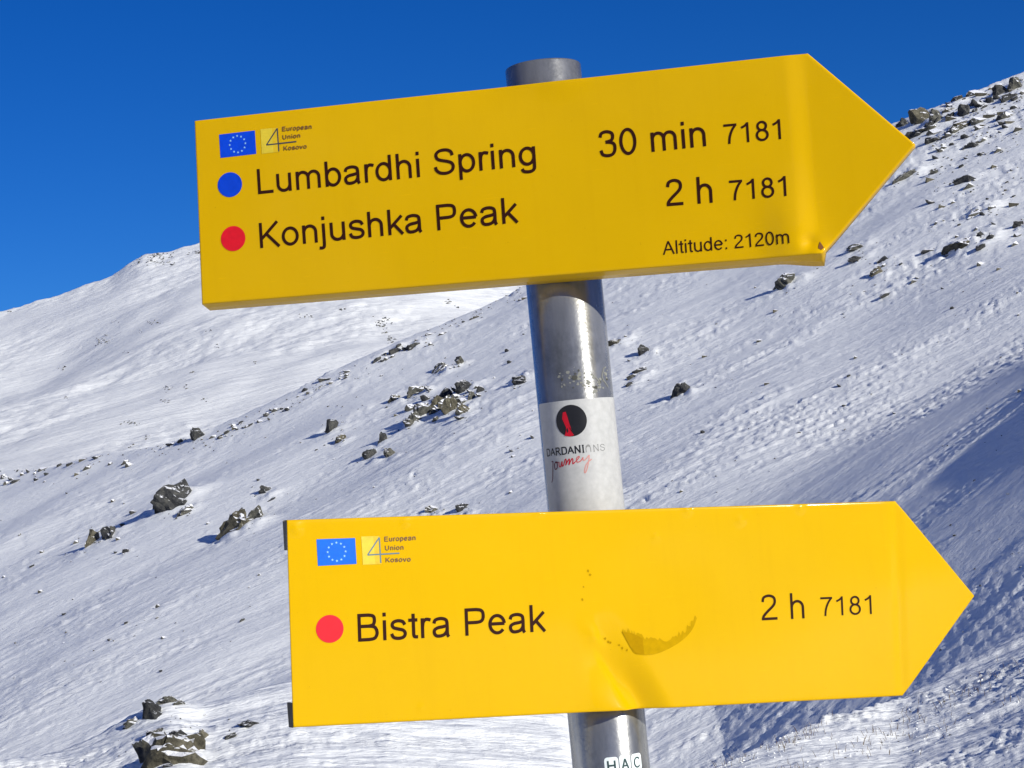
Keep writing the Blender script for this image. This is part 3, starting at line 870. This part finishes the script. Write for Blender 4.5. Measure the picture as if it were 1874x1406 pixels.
def stroke_mesh(line, width, maxseg):
    """ribbon of a given width along a polyline, mitred joints"""
    P = [line[0]]
    for q in line[1:]:
        p = P[-1]; d = math.hypot(q[0] - p[0], q[1] - p[1])
        if d < 1e-6: continue
        n = max(1, int(d / maxseg))
        for k in range(1, n + 1): P.append((p[0] + (q[0] - p[0]) * k / n, p[1] + (q[1] - p[1]) * k / n))
    closed = math.hypot(P[0][0] - P[-1][0], P[0][1] - P[-1][1]) < 1e-6 and len(P) > 8
    V, F = [], []
    m = len(P)
    for k in range(m):
        if closed: a, b = P[(k - 1) % (m - 1)], P[(k + 1) % (m - 1)]
        else: a, b = P[max(k - 1, 0)], P[min(k + 1, m - 1)]
        dx, dy = b[0] - a[0], b[1] - a[1]; L = math.hypot(dx, dy) or 1
        nx, ny = -dy / L, dx / L
        s = 1.0
        if 0 < k < m - 1:
            d1 = (P[k][0] - P[k - 1][0], P[k][1] - P[k - 1][1]); L1 = math.hypot(*d1) or 1
            c = abs(-d1[1] / L1 * nx + d1[0] / L1 * ny); s = 1 / max(c, 0.75)
        V += [(P[k][0] + nx * width / 2 * s, P[k][1] + ny * width / 2 * s), (P[k][0] - nx * width / 2 * s, P[k][1] - ny * width / 2 * s)]
    for k in range(m - 1): F.append((2 * k, 2 * k + 1, 2 * k + 3, 2 * k + 2))
    return V, F
def text_shapes(txt, start, end, cap, width=86, track=0, lead=None, tail=None, only=None):
    """flat lettering between two points of a sheet; returns list of (verts2d, faces)"""
    adv = [FONT[c][0] + track for c in txt]
    tot = sum(adv)
    xs = [p[0] for l in FONT[txt[0]][1] for p in l]; x_lo = min(xs) - (width / 2 if txt[0] not in 'A7' else 0)
    xe = [p[0] for l in FONT[txt[-1]][1] for p in l]; x_hi = tot - adv[-1] + max(xe) + (width / 2 if txt[-1] not in 'kA' else 0)
    dx, dy = end[0] - start[0], end[1] - start[1]; L = math.hypot(dx, dy)
    ux, uy = dx / L, dy / L
    sx = L / (x_hi - x_lo); sy = cap / 716.0
    out = []; pen = 0
    for ci, c in enumerate(txt):
        for l in FONT[c][1]:
            pl = [((p[0] + pen - x_lo) * sx, p[1] * sy) for p in l]
            v, f = stroke_mesh(pl, width * 0.5 * (sx + sy), 2.5)
            out.append((ci, [(start[0] + ux * a - uy * b, start[1] + uy * a + ux * b) for a, b in v], f))
        pen += adv[ci]
    return out

# ------------------------------------------------------------------ signs
def gauss2(s, z, cs, cz, rs, rz=None):
    rz = rz or rs
    return math.exp(-((s - cs) / rs) ** 2 - ((z - cz) / rz) ** 2)
def smooth01(t): t = min(max(t, 0.0), 1.0); return t * t * (3 - 2 * t)
def disp_upper(s, z):
    """mm towards the viewer"""
    zz = (z - 118) / 150.0
    d = 0.0
    # rounded fold just before the arrow head
    xf = 205.5 + 4 * (zz - 0.4)
    if s < xf: d -= 2.2 * smooth01((s - (xf - 17)) / 17.0) * (0.75 + 0.25 * (1 - zz))
    else: d -= 2.2 * (0.75 + 0.25 * (1 - zz)) - 0.012 * (s - xf) * 1.0
    # bulge above the torn corner
    d += 3.0 * gauss2(s, z, 184, 133, 17, 34)
    d += 6.0 * gauss2(s, z, 202, 114, 9, 9) - 2.2 * gauss2(s, z, 196, 127, 5, 5)
    d += 1.1 * math.sin(s / 60.0 + 1.2) * math.sin(z / 55.0) * 0.5
    d += -0.9 * gauss2(s, z, -38, 276, 26, 12) + 0.8 * gauss2(s, z, 20, 274, 18, 9)
    d += -0.5 * gauss2(s, z, 30, 180, 40, 60)
    return d
def disp_lower(s, z):
    d = 0.0
    # crease: valley line from A to B
    ax, az, bx, bz = -21.0, -152.0, 6.5, -210.0
    L = math.hypot(bx - ax, bz - az); ux, uz = (bx - ax) / L, (bz - az) / L
    t = ((s - ax) * ux + (z - az) * uz) / L
    q = (s - ax) * (-uz) + (z - az) * ux          # to the right of the line: positive
    dep = 8.5 * smooth01((t + 0.25) / 1.2)
    wl = 16 + 12 * max(0, min(1, t)); wr = 30
    if q <= 0: d -= dep * (0.55 * max(0, 1 + q / wl) ** 1.6 + 0.45 * max(0, 1 + q / 6.0) ** 1.2)
    else: d -= dep * smooth01(1 - q / wr) * 0.98
    d += 2.4 * gauss2(s, z, -16, -150, 9, 10) * (1 if q < 0 else math.exp(-(q / 5) ** 2))
    for cs, cz, a, r_ in ((37, -80, 0.9, 1.7), (65, -62.5, 0.8, 2.2), (160, -69.6, 0.8, 2.4), (-54, -52, 0.8, 3.2), (-157, -50.5, 0.6, 3.2),
                         (-158, -186, 0.7, 1.7), (108, -74, 0.7, 2.6), (-238, -47, 1.1, 4.0), (-58, -48, 0.6, 2.4)):
        d += a * gauss2(s, z, cs, cz, r_)
    d += 0.8 * math.sin(s / 70.0) * math.sin(z / 50.0 + 1)
    d += (4.8 * gauss2(s, z, -3, -214, 17, 24) + 2.0 * gauss2(s, z, 3, -216, 7, 13)) * (1 if q < 0 else math.exp(-(q / 7) ** 2))
    xf = 237 + (z + 148) * 0.08
    if s > xf: d += -0.055 * (s - xf)
    d += -0.8 * gauss2(s, z, xf, z, 5)
    d += -0.6 * gauss2(s, z, 20, -110, 60, 45)
    return d

def build_sign(name, label, TL, TR, TIP, BR, BL, disp, yaw, zc, flange, droop, gap, left_edge=1.0):
    root = empty(name, (0, 0, Z0 + zc * MM), yaw)
    tag(root, label, 'sign')
    front = -(30.0 + gap)
    def P(s, z, out=0.0):                         # out = mm towards the viewer
        return (s * MM, (front - out) * MM, (z - zc) * MM)
    na, nb, nj = 270, 34, 76
    cols = []
    for i in range(na + 1):
        t = i / na
        lo = (BL[0] + (BR[0] - BL[0]) * t, BL[1] + (BR[1] - BL[1]) * t); hi = (TL[0] + (TR[0] - TL[0]) * t, TL[1] + (TR[1] - TL[1]) * t)
        cols.append((lo, hi))
    for i in range(1, nb):
        t = i / nb
        cols.append(((BR[0] + (TIP[0] - BR[0]) * t, BR[1] + (TIP[1] - BR[1]) * t), (TR[0] + (TIP[0] - TR[0]) * t, TR[1] + (TIP[1] - TR[1]) * t)))
    rad = 1.3
    cen = ((TL[0] + BR[0]) / 2, (TL[1] + BR[1]) / 2)
    V, F = [], []
    idx = []
    corner = [TL, TR, TIP, BR, BL]
    def edge_n(a, b):
        dx, dy = b[0] - a[0], b[1] - a[1]; L = math.hypot(dx, dy); return (-dy / L, dx / L)   # outward for clockwise order
    en = [edge_n(corner[k], corner[(k + 1) % 5]) for k in range(5)]
    # inset the front by the edge radius
    def inset(p, normals):
        x, y = p
        if len(normals) == 1: nx, ny = normals[0]; return (x - nx * rad, y - ny * rad)
        (a, b), (c, d) = normals; k = 1 + a * c + b * d
        return (x - (a + c) / k * rad, y - (b + d) / k * rad)
    ins = {}
    rim = {}
    for i, (lo, hi) in enumerate(cols):
        nl = [en[3]] if 0 < i < na else ([en[3], en[4]] if i == 0 else ([en[2], en[3]] if i == na else [en[2]]))
        nh = [en[0]] if 0 < i < na else ([en[4], en[0]] if i == 0 else ([en[0], en[1]] if i == na else [en[1]]))
        l2, h2 = inset(lo, nl), inset(hi, nh)
        row = []
        for j in range(nj + 1):
            t = j / nj
            s, z = l2[0] + (h2[0] - l2[0]) * t, l2[1] + (h2[1] - l2[1]) * t
            if i == 0 and 0 < j < nj: s = l2[0] + (h2[0] - l2[0]) * t
            V.append(P(s, z, disp(s, z))); row.append(len(V) - 1)
            if j == 0: rim[len(V) - 1] = (lo, nl)
            elif j == nj: rim[len(V) - 1] = (hi, nh)
            elif i == 0: rim[len(V) - 1] = ((BL[0] + (TL[0] - BL[0]) * t, BL[1] + (TL[1] - BL[1]) * t), [en[4]])
        idx.append(row)
    tp = inset(TIP, [en[1], en[2]])
    V.append(P(tp[0], tp[1], disp(*tp))); tip = len(V) - 1; rim[tip] = (TIP, [en[1], en[2]])
    for i in range(len(cols) - 1):
        for j in range(nj): F.append((idx[i][j], idx[i + 1][j], idx[i + 1][j + 1], idx[i][j + 1]))
    for j in range(nj): F.append((idx[-1][j], tip, idx[-1][j + 1]))
    loop = [idx[i][0] for i in range(len(cols))] + [tip] + [idx[i][nj] for i in reversed(range(len(cols)))] + [idx[0][j] for j in range(nj - 1, 0, -1)]
    prev = loop
    steps = [(math.radians(30), 0), (math.radians(60), 0), (math.radians(90), 0), (math.radians(90), flange * 0.5), (math.radians(90), flange)]
    for (a, ex) in steps:
        cur = []
        for v in loop:
            (x, y), nn = rim[v]
            if len(nn) == 1: ox, oy = nn[0]
            else:
                k = 1 + nn[0][0] * nn[1][0] + nn[0][1] * nn[1][1]; ox, oy = (nn[0][0] + nn[1][0]) / k, (nn[0][1] + nn[1][1]) / k
            off = rad * (math.sin(a) - 1)
            back = rad * (1 - math.cos(a)) + ex
            dz = 0.0
            if en[3] in nn: dz = -(droop + (4.0 * smooth01((x - 168) / 36.0) if droop else 0.0)) * (ex / flange) if ex else 0.0
            s, z = x + ox * off, y + oy * off
            lf = left_edge if (en[4] in nn and len(nn) == 1) else 1.0
            V.append(P(s, z + dz, disp(s, z) - back * lf)); cur.append(len(V) - 1)
        n = len(loop)
        for k in range(n):
            k2 = (k + 1) % n
            F.append((prev[k2], prev[k], cur[k], cur[k2]))
        prev = cur
    # inner skin of the turned back edge, 1.2 mm sheet, and the back of the panel
    o = mesh_obj('panel', V, F, M_YEL, root, True)
    md = o.modifiers.new('sheet', 'SOLIDIFY'); md.thickness = 0.0011; md.offset = -1
    return root, P
def decal(name, shapes, mat, root, P, disp, h0=0.28):
    """printed or glued layer that follows the sheet"""
    V, F = [], []
    for k, (v2, f) in enumerate(shapes):
        b = len(V); hh = h0 + 0.004 * (k % 40)
        for (s, z) in v2: V.append(P(s, z, disp(s, z) + hh))
        for q in f: F.append([b + i for i in q])
    return mesh_obj(name, V, F, mat, root, True)
def disc(c, rx, ry=None, n=48, rings=5):
    ry = ry or rx
    V = [c]; F = []
    for q in range(1, rings + 1):
        for k in range(n):
            a = 2 * math.pi * k / n; V.append((c[0] + rx * q / rings * math.cos(a), c[1] + ry * q / rings * math.sin(a)))
    for k in range(n): F.append((0, 1 + k, 1 + (k + 1) % n))
    for q in range(1, rings):
        for k in range(n):
            a = 1 + (q - 1) * n; b = 1 + q * n; F.append((a + k, b + k, b + (k + 1) % n, a + (k + 1) % n))
    return V, F
def quad(p, n=10):
    V, F = [], []
    for j in range(n + 1):
        for i in range(n + 1):
            u_, v_ = i / n, j / n
            V.append(tuple((p[0][c] * (1 - u_) + p[1][c] * u_) * (1 - v_) + (p[3][c] * (1 - u_) + p[2][c] * u_) * v_ for c in (0, 1)))
    for j in range(n):
        for i in range(n):
            a = j * (n + 1) + i; F.append((a, a + n + 1, a + n + 2, a + 1))
    return V, F
def lerp(a, b, t): return (a[0] + (b[0] - a[0]) * t, a[1] + (b[1] - a[1]) * t)
def star(c, r, tilt):
    V = [c]; F = []
    for k in range(10):
        a = math.pi / 2 + tilt + k * math.pi / 5; q = r if k % 2 == 0 else r * 0.42
        V.append((c[0] + q * math.cos(a), c[1] + q * math.sin(a)))
    for k in range(10): F.append((0, 1 + k, 1 + (k + 1) % 10))
    return V, F
def emblem(root, P, disp, flag, sq, four, eu, un, ko, mflag, mfour, mtxt, tilt):
    fl = decal('eu_flag', [quad(flag)], mflag, root, P, disp, 0.22)
    c = lerp(lerp(flag[0], flag[1], 0.5), lerp(flag[3], flag[2], 0.5), 0.5)
    st_ = []
    for k in range(12):
        a = math.radians(90 - 30 * k) + tilt
        st_.append(star((c[0] + 6.6 * math.cos(a), c[1] + 6.6 * math.sin(a)), 1.05, 0))
    decal('star_ring', st_, M_STAR, fl, P, disp, 0.40)
    for i in range(3):
        a0, a1 = i / 3, (i + 1) / 3
        q = [lerp(sq[0], sq[1], a0), lerp(sq[0], sq[1], a1), lerp(sq[3], sq[2], a1), lerp(sq[3], sq[2], a0)]
        decal('pale_square', [quad(q, 4)], (M_PALE, M_PALE, M_PALE2)[i], root, P, disp, 0.22)
    ap, le, ri, bo = four
    ln = [[ap, le], [le, ri], [ap, bo]]
    decal('numeral_four', [stroke_mesh(l, 0.95, 2) for l in ln], mfour, root, P, disp, 0.36)
    for t, (a, b), cap in (('European', eu, 3.5), ('Union', un, 3.4), ('Kosovo', ko, 3.4)):
        decal('small_lettering', [(v, f) for _, v, f in text_shapes(t, a, b, cap, 135, 60)], mtxt, root, P, disp, 0.36)

A1, A2 = -0.18417380801821802, 0.33180913909277077
U, PU = build_sign('upper_arrow_sign', 'upper yellow arrow sign to Lumbardhi Spring and Konjushka Peak with a torn lower right corner',
                   (-277.3, 283.4), (209.3, 267.6), (279.7, 189.4), (204.5, 117.0), (-284.2, 136.0), disp_upper, A1, 201.0, 16.0, 3.6, 18.0)
def U_text(t, a, b, cap, name='lettering', width=86):
    return decal(name, [(v, f) for _, v, f in text_shapes(t, a, b, cap, width)], M_TEXT, U, PU, disp_upper)
U_text('Lumbardhi Spring', (-230.0, 217.6), (-3.5, 211.4), 20.0)
U_text('Konjushka Peak', (-231.0, 174.7), (-22.3, 169.0), 20.0)
U_text('30 min', (46.0, 210.4), (127.4, 208.2), 20.4)
U_text('7181', (141.1, 207.7), (183.4, 206.0), 15.0)
U_text('2 h', (92.1, 166.9), (127.9, 165.2), 20.3)
U_text('7181', (140.9, 165.0), (183.0, 163.0), 15.1)
U_text('Altitude: 2120m', (87.2, 130.6), (181.6, 127.6), 10.2, width=80)
decal('blue_dot', [disc((-251.7, 228.2), 10.3, 9.9)], M_BLUE, U, PU, disp_upper)
decal('red_dot', [disc((-252.9, 185.1), 10.3, 10.0)], M_RED, U, PU, disp_upper)
emblem(U, PU, disp_upper, [(-257.1, 269.3), (-226.9, 268.5), (-227.4, 249.8), (-257.6, 250.5)], [(-222.2, 268.8), (-207.8, 268.2), (-208.1, 248.6), (-222.8, 249.2)],
       [(-208.1, 267.6), (-218.2, 255.6), (-193.2, 255.0), (-208.4, 249.1)], [(-204.2, 264.7), (-179.6, 263.4)], [(-204.4, 258.2), (-189.6, 257.8)], [(-204.4, 249.3), (-185.1, 248.5)],
       M_FLAG, M_FOUR, M_LOGO, -0.03)
decal('corner_tear', [([(203.6, 126.5), (202.0, 121.6), (204.2, 119.8), (206.2, 121.4)], [(0, 1, 2, 3)])], M_RUST, U, PU, disp_upper, 0.4)

Lw, PL_ = build_sign('lower_arrow_sign', 'lower yellow arrow sign to Bistra Peak with a crease and curved glue stain',
                     (-244.1, -40.9), (243.4, -71.7), (306.0, -153.8), (231.5, -224.6), (-252.5, -188.8), disp_lower, A2, -134.0, 14.0, 0.0, 18.0, 0.12)
def L_text(t, a, b, cap, name='lettering', width=86):
    return decal(name, [(v, f) for _, v, f in text_shapes(t, a, b, cap, width)], M_TEXT, Lw, PL_, disp_lower)
L_text('Bistra Peak', (-200.1, -133.4), (-58.3, -141.6), 20.0)
L_text('2 h', (116.8, -152.9), (153.9, -155.1), 20.0, width=72)
L_text('7181', (167.9, -155.0), (211.6, -158.0), 14.8, width=74)
decal('red_dot', [disc((-220.0, -121.9), 10.1, 10.0)], M_RED, Lw, PL_, disp_lower)
emblem(Lw, PL_, disp_lower, [(-223.9, -56.8), (-195.5, -58.6), (-196.1, -77.4), (-224.5, -76.0)], [(-190.9, -58.0), (-177.5, -58.9), (-177.8, -79.4), (-191.5, -78.5)],
       [(-177.6, -60.0), (-187.4, -71.8), (-163.6, -72.8), (-178.2, -78.5)], [(-174.0, -63.3), (-150.5, -64.4)], [(-174.1, -69.7), (-160.2, -70.5)], [(-174.5, -78.4), (-155.7, -79.6)],
       M_FLAGL, M_FOURL, M_LOGO, -0.06)
# glue stain: crescent with a ragged upper edge
r = random.Random(2)
bot = spl([(2.5, -149), (8, -161), (12.5, -166.8), (27.8, -168.4), (46.2, -162.8), (58.4, -154.6), (64.5, -145.0)], 9)
top = spl([(2.3, -148), (9, -150), (14, -153), (28.8, -159), (44, -158), (56, -152), (64.5, -144.8)], 9)
top = [(a + r.uniform(-0.5, 0.5), b + r.uniform(-1.8, 3.2) * (0 < i < len(top) - 1)) for i, (a, b) in enumerate(top)]
decal('glue_stain', [(bot + top, [(i, i + 1, len(bot) + i + 1, len(bot) + i) for i in range(len(bot) - 1)])], M_STAIN, Lw, PL_, disp_lower, 0.24)
wedge = [(2.5, -148.8), (8, -161), (12.2, -166.4), (18.5, -167.6), (18.5, -155.5), (10, -150.5)]
decal('glue_stain', [(wedge, [(0, 1, 2, 3, 4, 5)])], M_STAIN2, Lw, PL_, disp_lower, 0.42)
sp_ = []
for (a, b) in [(-11.2, -152.3), (-8.4, -155.1), (-0.4, -158.5), (1.8, -160.8), (-18.4, -103.5), (-24.5, -111.9), (-26.4, -121.5), (-19.5, -100.5), (5.5, -163), (-7, -156)]:
    ps = [(a + r.uniform(0.5, 1.3) * math.cos(t), b + r.uniform(0.5, 1.5) * math.sin(t)) for t in [k * 1.0472 for k in range(6)]]
    sp_.append((ps, [tuple(range(6))]))
decal('dirt_specks', sp_, M_STAIN2, Lw, PL_, disp_lower, 0.3)
# folded ends of the turned edge on the left, their shade painted black
def tab(name, z0, z1, s0, s1, w0, w1):
    V = []
    for (s, z, w) in ((s0, z0, w0), (s1, z1, w1)):
        for (ds, out) in ((-0.4, 0.2), (-w, -7.5), (-w, -9.0), (-0.4, -9.0)):
            V.append(PL_(s + ds, z, out))
    F = [(0, 1, 5, 4), (1, 2, 6, 5), (2, 3, 7, 6), (3, 0, 4, 7), (0, 3, 2, 1), (4, 5, 6, 7)]
    o = mesh_obj(name, V, F, M_TAB, Lw)
tab('edge_tab', -41.6, -62.6, -244.1, -245.4, 1.6, 1.0)
tab('edge_tab', -171.3, -188.9, -251.5, -252.5, 2.6, 1.8)
# clamps that hold the signs, behind the sheets
M_CL = M_STEEL
def clamp(root, P_, zc, zs, yaw):
    for z in zs:
        V, F = [], []
        n = 40; R_ = 31.6; hh = 12.0
        for j, zz in enumerate((z - hh, z + hh)):
            for k in range(n):
                a = 2 * math.pi * k / n
                V.append((R_ * math.cos(a) * MM, R_ * math.sin(a) * MM, (zz - zc) * MM))
        for k in range(n): F.append((k, (k + 1) % n, n + (k + 1) % n, n + k))
        b = len(V)
        for zz in (z - hh, z + hh):
            for (x, y) in ((-46, -39), (46, -39), (46, -32), (-46, -32)): V.append((x * MM, y * MM, (zz - zc) * MM))
        F += [(b, b + 1, b + 5, b + 4), (b + 1, b + 2, b + 6, b + 5), (b + 2, b + 3, b + 7, b + 6), (b + 3, b, b + 4, b + 7), (b + 3, b + 2, b + 1, b), (b + 4, b + 5, b + 6, b + 7)]
        mesh_obj('clamp', V, F, M_CL, root)
clamp(U, PU, 201.0, (235.0, 165.0), A1)
clamp(Lw, PL_, -134.0, (-95.0, -175.0), A2)

# ------------------------------------------------------------------ stickers on the post
def cyl(phi, z, out=0.0):
    a = math.radians(phi); R_ = (30.0 + out) * MM
    return (R_ * math.sin(a), -R_ * math.cos(a), Z0 + z * MM)
def cyl_patch(name, phi0, phi1, z0, z1, out, mat, parent=None, n=60, round_=0.0):
    V, F = [], []
    m = 8
    for j in range(m + 1):
        for i in range(n + 1):
            t = i / n; u_ = j / m
            ph = phi0 + (phi1 - phi0) * t; z = z0 + (z1 - z0) * u_
            if round_:
                hx = (phi1 - phi0) / 2; k = min(1, (0.5 - abs(t - 0.5)) * 2 * hx / round_); cut = (1 - math.sqrt(max(0, 1 - (1 - k) ** 2))) * round_ * 0.5
                z = z0 + cut + (z1 - z0 - 2 * cut) * u_
            V.append(cyl(ph, z, out))
    for j in range(m):
        for i in range(n): a = j * (n + 1) + i; F.append((a, a + 1, a + n + 2, a + n + 1))
    o = mesh_obj(name, V, F, mat, parent, True)
    return o
KP = math.degrees(1 / 30.0)                      # mm on the surface to degrees
st = empty('round_logo_sticker', cyl(-9, -20, 0.0))
def reparent(o, root):
    o.parent = root; o.data.transform(Matrix.Translation(-Vector(root.location))); return o
tag(st, 'white paper sticker reading DARDANIONS journey wrapped round the post between the signs', 'sticker')
reparent(cyl_patch('paper', -72, 118, -96, 30.2, 0.18, M_PAPER), st)
def cyl_shapes(name, shapes, mat, out=0.34, root=st):
    V, F = [], []
    for k, (v2, f) in enumerate(shapes):
        b = len(V)
        for (x, z) in v2: V.append(cyl(x * KP, z, out + 0.003 * (k % 30)))
        for q in f: F.append([b + i for i in q])
    return reparent(mesh_obj(name, V, F, mat, None, True), root)
cx_ = -9.3 / KP; 
cyl_shapes('black_disc', [disc((cx_, 14.3), 12.2, 12.2)], M_INK, 0.34)
fig = [(-20.2, 21.3), (-15.8, 21.6), (-13.6, 16.5), (-12.2, 12.4), (-10.6, 9.0), (-9.2, 5.0), (-6.8, 2.9), (-13.0, 2.2), (-21.0, 3.2), (-18.6, 5.6), (-17.4, 9.5), (-19.6, 12.6), (-22.2, 16.5)]
fig = [(a / KP, b) for a, b in fig]
mid = (-16.0 / KP, 12.0)
cyl_shapes('red_figure', [([mid] + fig, [(0, 1 + k, 1 + (k + 1) % len(fig)) for k in range(len(fig))])], M_SRED, 0.52)
gap_ = [(-17.0 / KP, 8.0), (-15.2 / KP, 9.2), (-14.4 / KP, 6.4), (-16.2 / KP, 5.2)]
cyl_shapes('figure_gap', [(gap_, [(0, 1, 2, 3)])], M_INK, 0.66)
ts = text_shapes('DARDANI', (-60.0 / KP, -10.9), (6.5 / KP, -10.9), 5.6, 120, 10)
cyl_shapes('dark_lettering', [(v, f) for _, v, f in ts], M_INK)
cyl_shapes('helmet_letter', [stroke_mesh(spl([(8.6 / KP, -11.0), (8.8 / KP, -7.6), (11.4 / KP, -5.4), (14.6 / KP, -6.4), (15.6 / KP, -11.0)], 8), 0.55, 2),
                             stroke_mesh(spl([(9.2 / KP, -7.0), (11.6 / KP, -5.9), (14.4 / KP, -6.8)], 6), 1.3, 2)], M_INKM)
ts = text_shapes('NS', (19.0 / KP, -10.9), (38.5 / KP, -10.9), 5.2, 60, 60)
cyl_shapes('faded_lettering', [(v, f) for _, v, f in ts], M_INKL)
# script word: j o u r n e y
J = lambda pts: [(a / KP, b) for a, b in pts]
sc_ = [spl(J([(-46, -15.2), (-47.5, -20), (-50.5, -28.5), (-53.5, -31.5)]), 8), spl(J([(-49, -15.6), (-46, -15.2)]), 3),
       spl(J([(-40.5, -16.0), (-43.5, -18), (-43, -21.5), (-39.5, -21.0), (-38.2, -17.5), (-40.5, -16.0), (-36, -16.6)]), 6)]
cyl_shapes('dark_script', [stroke_mesh(l, 0.8, 2) for l in sc_], flat('script_dark_red', (0.10, 0.006, 0.02), 0.5))
sc_ = [spl(J([(-34.5, -16.2), (-34.8, -19.6), (-32, -20), (-29.2, -16.2), (-29.4, -19.6), (-27, -19), (-23.5, -14.8), (-22, -16.2), (-23.8, -19.4)]), 6),
       spl(J([(-23.8, -19.4), (-18, -15.0), (-17.2, -16), (-18.6, -19.2), (-13.5, -14.9), (-12.0, -15.8), (-12.6, -18.8), (-9.0, -17.5)]), 6)]
cyl_shapes('red_script', [stroke_mesh(l, 0.75, 2) for l in sc_], M_SRED)
sc_ = [spl(J([(-9.0, -17.5), (-3.5, -15.0), (-2.5, -13.6), (-6.0, -14.6), (-6.2, -17.8), (-1.0, -17.2), (3.0, -14.6)]), 6)]
cyl_shapes('faded_script', [stroke_mesh(l, 0.7, 2) for l in sc_], M_SREDM)
sc_ = [spl(J([(3.0, -14.6), (3.2, -17.0), (7.5, -16.0), (12, -13.6), (10.5, -18.5), (6.5, -24.5), (3.8, -26.6), (3.4, -24.8), (7.0, -20.0), (15.5, -16.5)]), 6)]
cyl_shapes('pale_script', [stroke_mesh(l, 0.85, 2) for l in sc_], M_SREDL)

# three letter tiles near the bottom
for (ch, p0, p1, z0, z1, c_, lab) in (('H', -9.5, 11.0, -256, -243.3, 'H', 'white rounded letter sticker with H at the bottom of the post, first of three'),
                                 ('A', 12.5, 29.5, -256, -242.5, 'A', 'white rounded letter sticker with A between the H and C stickers'),
                                 ('C', 31.5, 50.5, -256, -243.1, 'C', 'white rounded letter sticker with C at the bottom of the post, last of three')):
    root = empty('letter_sticker', cyl((p0 + p1) / 2, z0))
    tag(root, lab, 'sticker', 'letter stickers')
    reparent(cyl_patch('tile', p0, p1, z0, z1, 0.2, M_TILE, None, 20, 5.0), root)
    mid_ = (p0 + p1) / 2; wd = (p1 - p0) * 0.30
    ts = text_shapes(ch, ((mid_ - wd) / KP, z0 + 2.2), ((mid_ + wd) / KP, z0 + 2.2), (z1 - z0) * 0.62, 120)
    cyl_shapes('letter', [(v, f) for _, v, f in ts], M_TILEINK, 0.4, root)
# remains of an old sticker above the paper one
r = random.Random(12)
res = empty('sticker_residue', cyl(25, 46)); tag(res, 'grey smudges of torn off sticker on the steel just above the white sticker', 'residue')
sh = []
for k in range(74):
    t = r.random(); ph = -22 + 84 * t + r.gauss(0, 3); z = 44 + 9 * math.sin(t * 7) * 0.6 + r.gauss(0, 4.2)
    rx = r.uniform(0.5, 2.0); ps = [(ph / KP + rx * r.uniform(0.5, 1.3) * math.cos(q), z + rx * r.uniform(0.4, 1.0) * math.sin(q)) for q in [i * 0.785 for i in range(8)]]
    sh.append((ps, [tuple(range(8))]))
cyl_shapes('grey_smudge', sh[:62], M_GUM, 0.12, res)
cyl_shapes('dark_smudge', sh[66:], M_GUMD, 0.25, res)
for ph0, k0 in ((38, 0.4), (56, 2.0)):
    ln = spl([((ph0 + 5 * math.sin(i * 0.9 + k0) - i) / KP, 38 + i * 2.6) for i in range(5 + int(k0))], 6)
    cyl_shapes('grey_smudge', [stroke_mesh(ln, 0.8, 2)], M_GUM, 0.3, res)
cyl_shapes('dark_smudge', [disc((2.0 / KP, 47.0), 2.3, 1.9, 16, 2)], M_GUMD, 0.32, res)
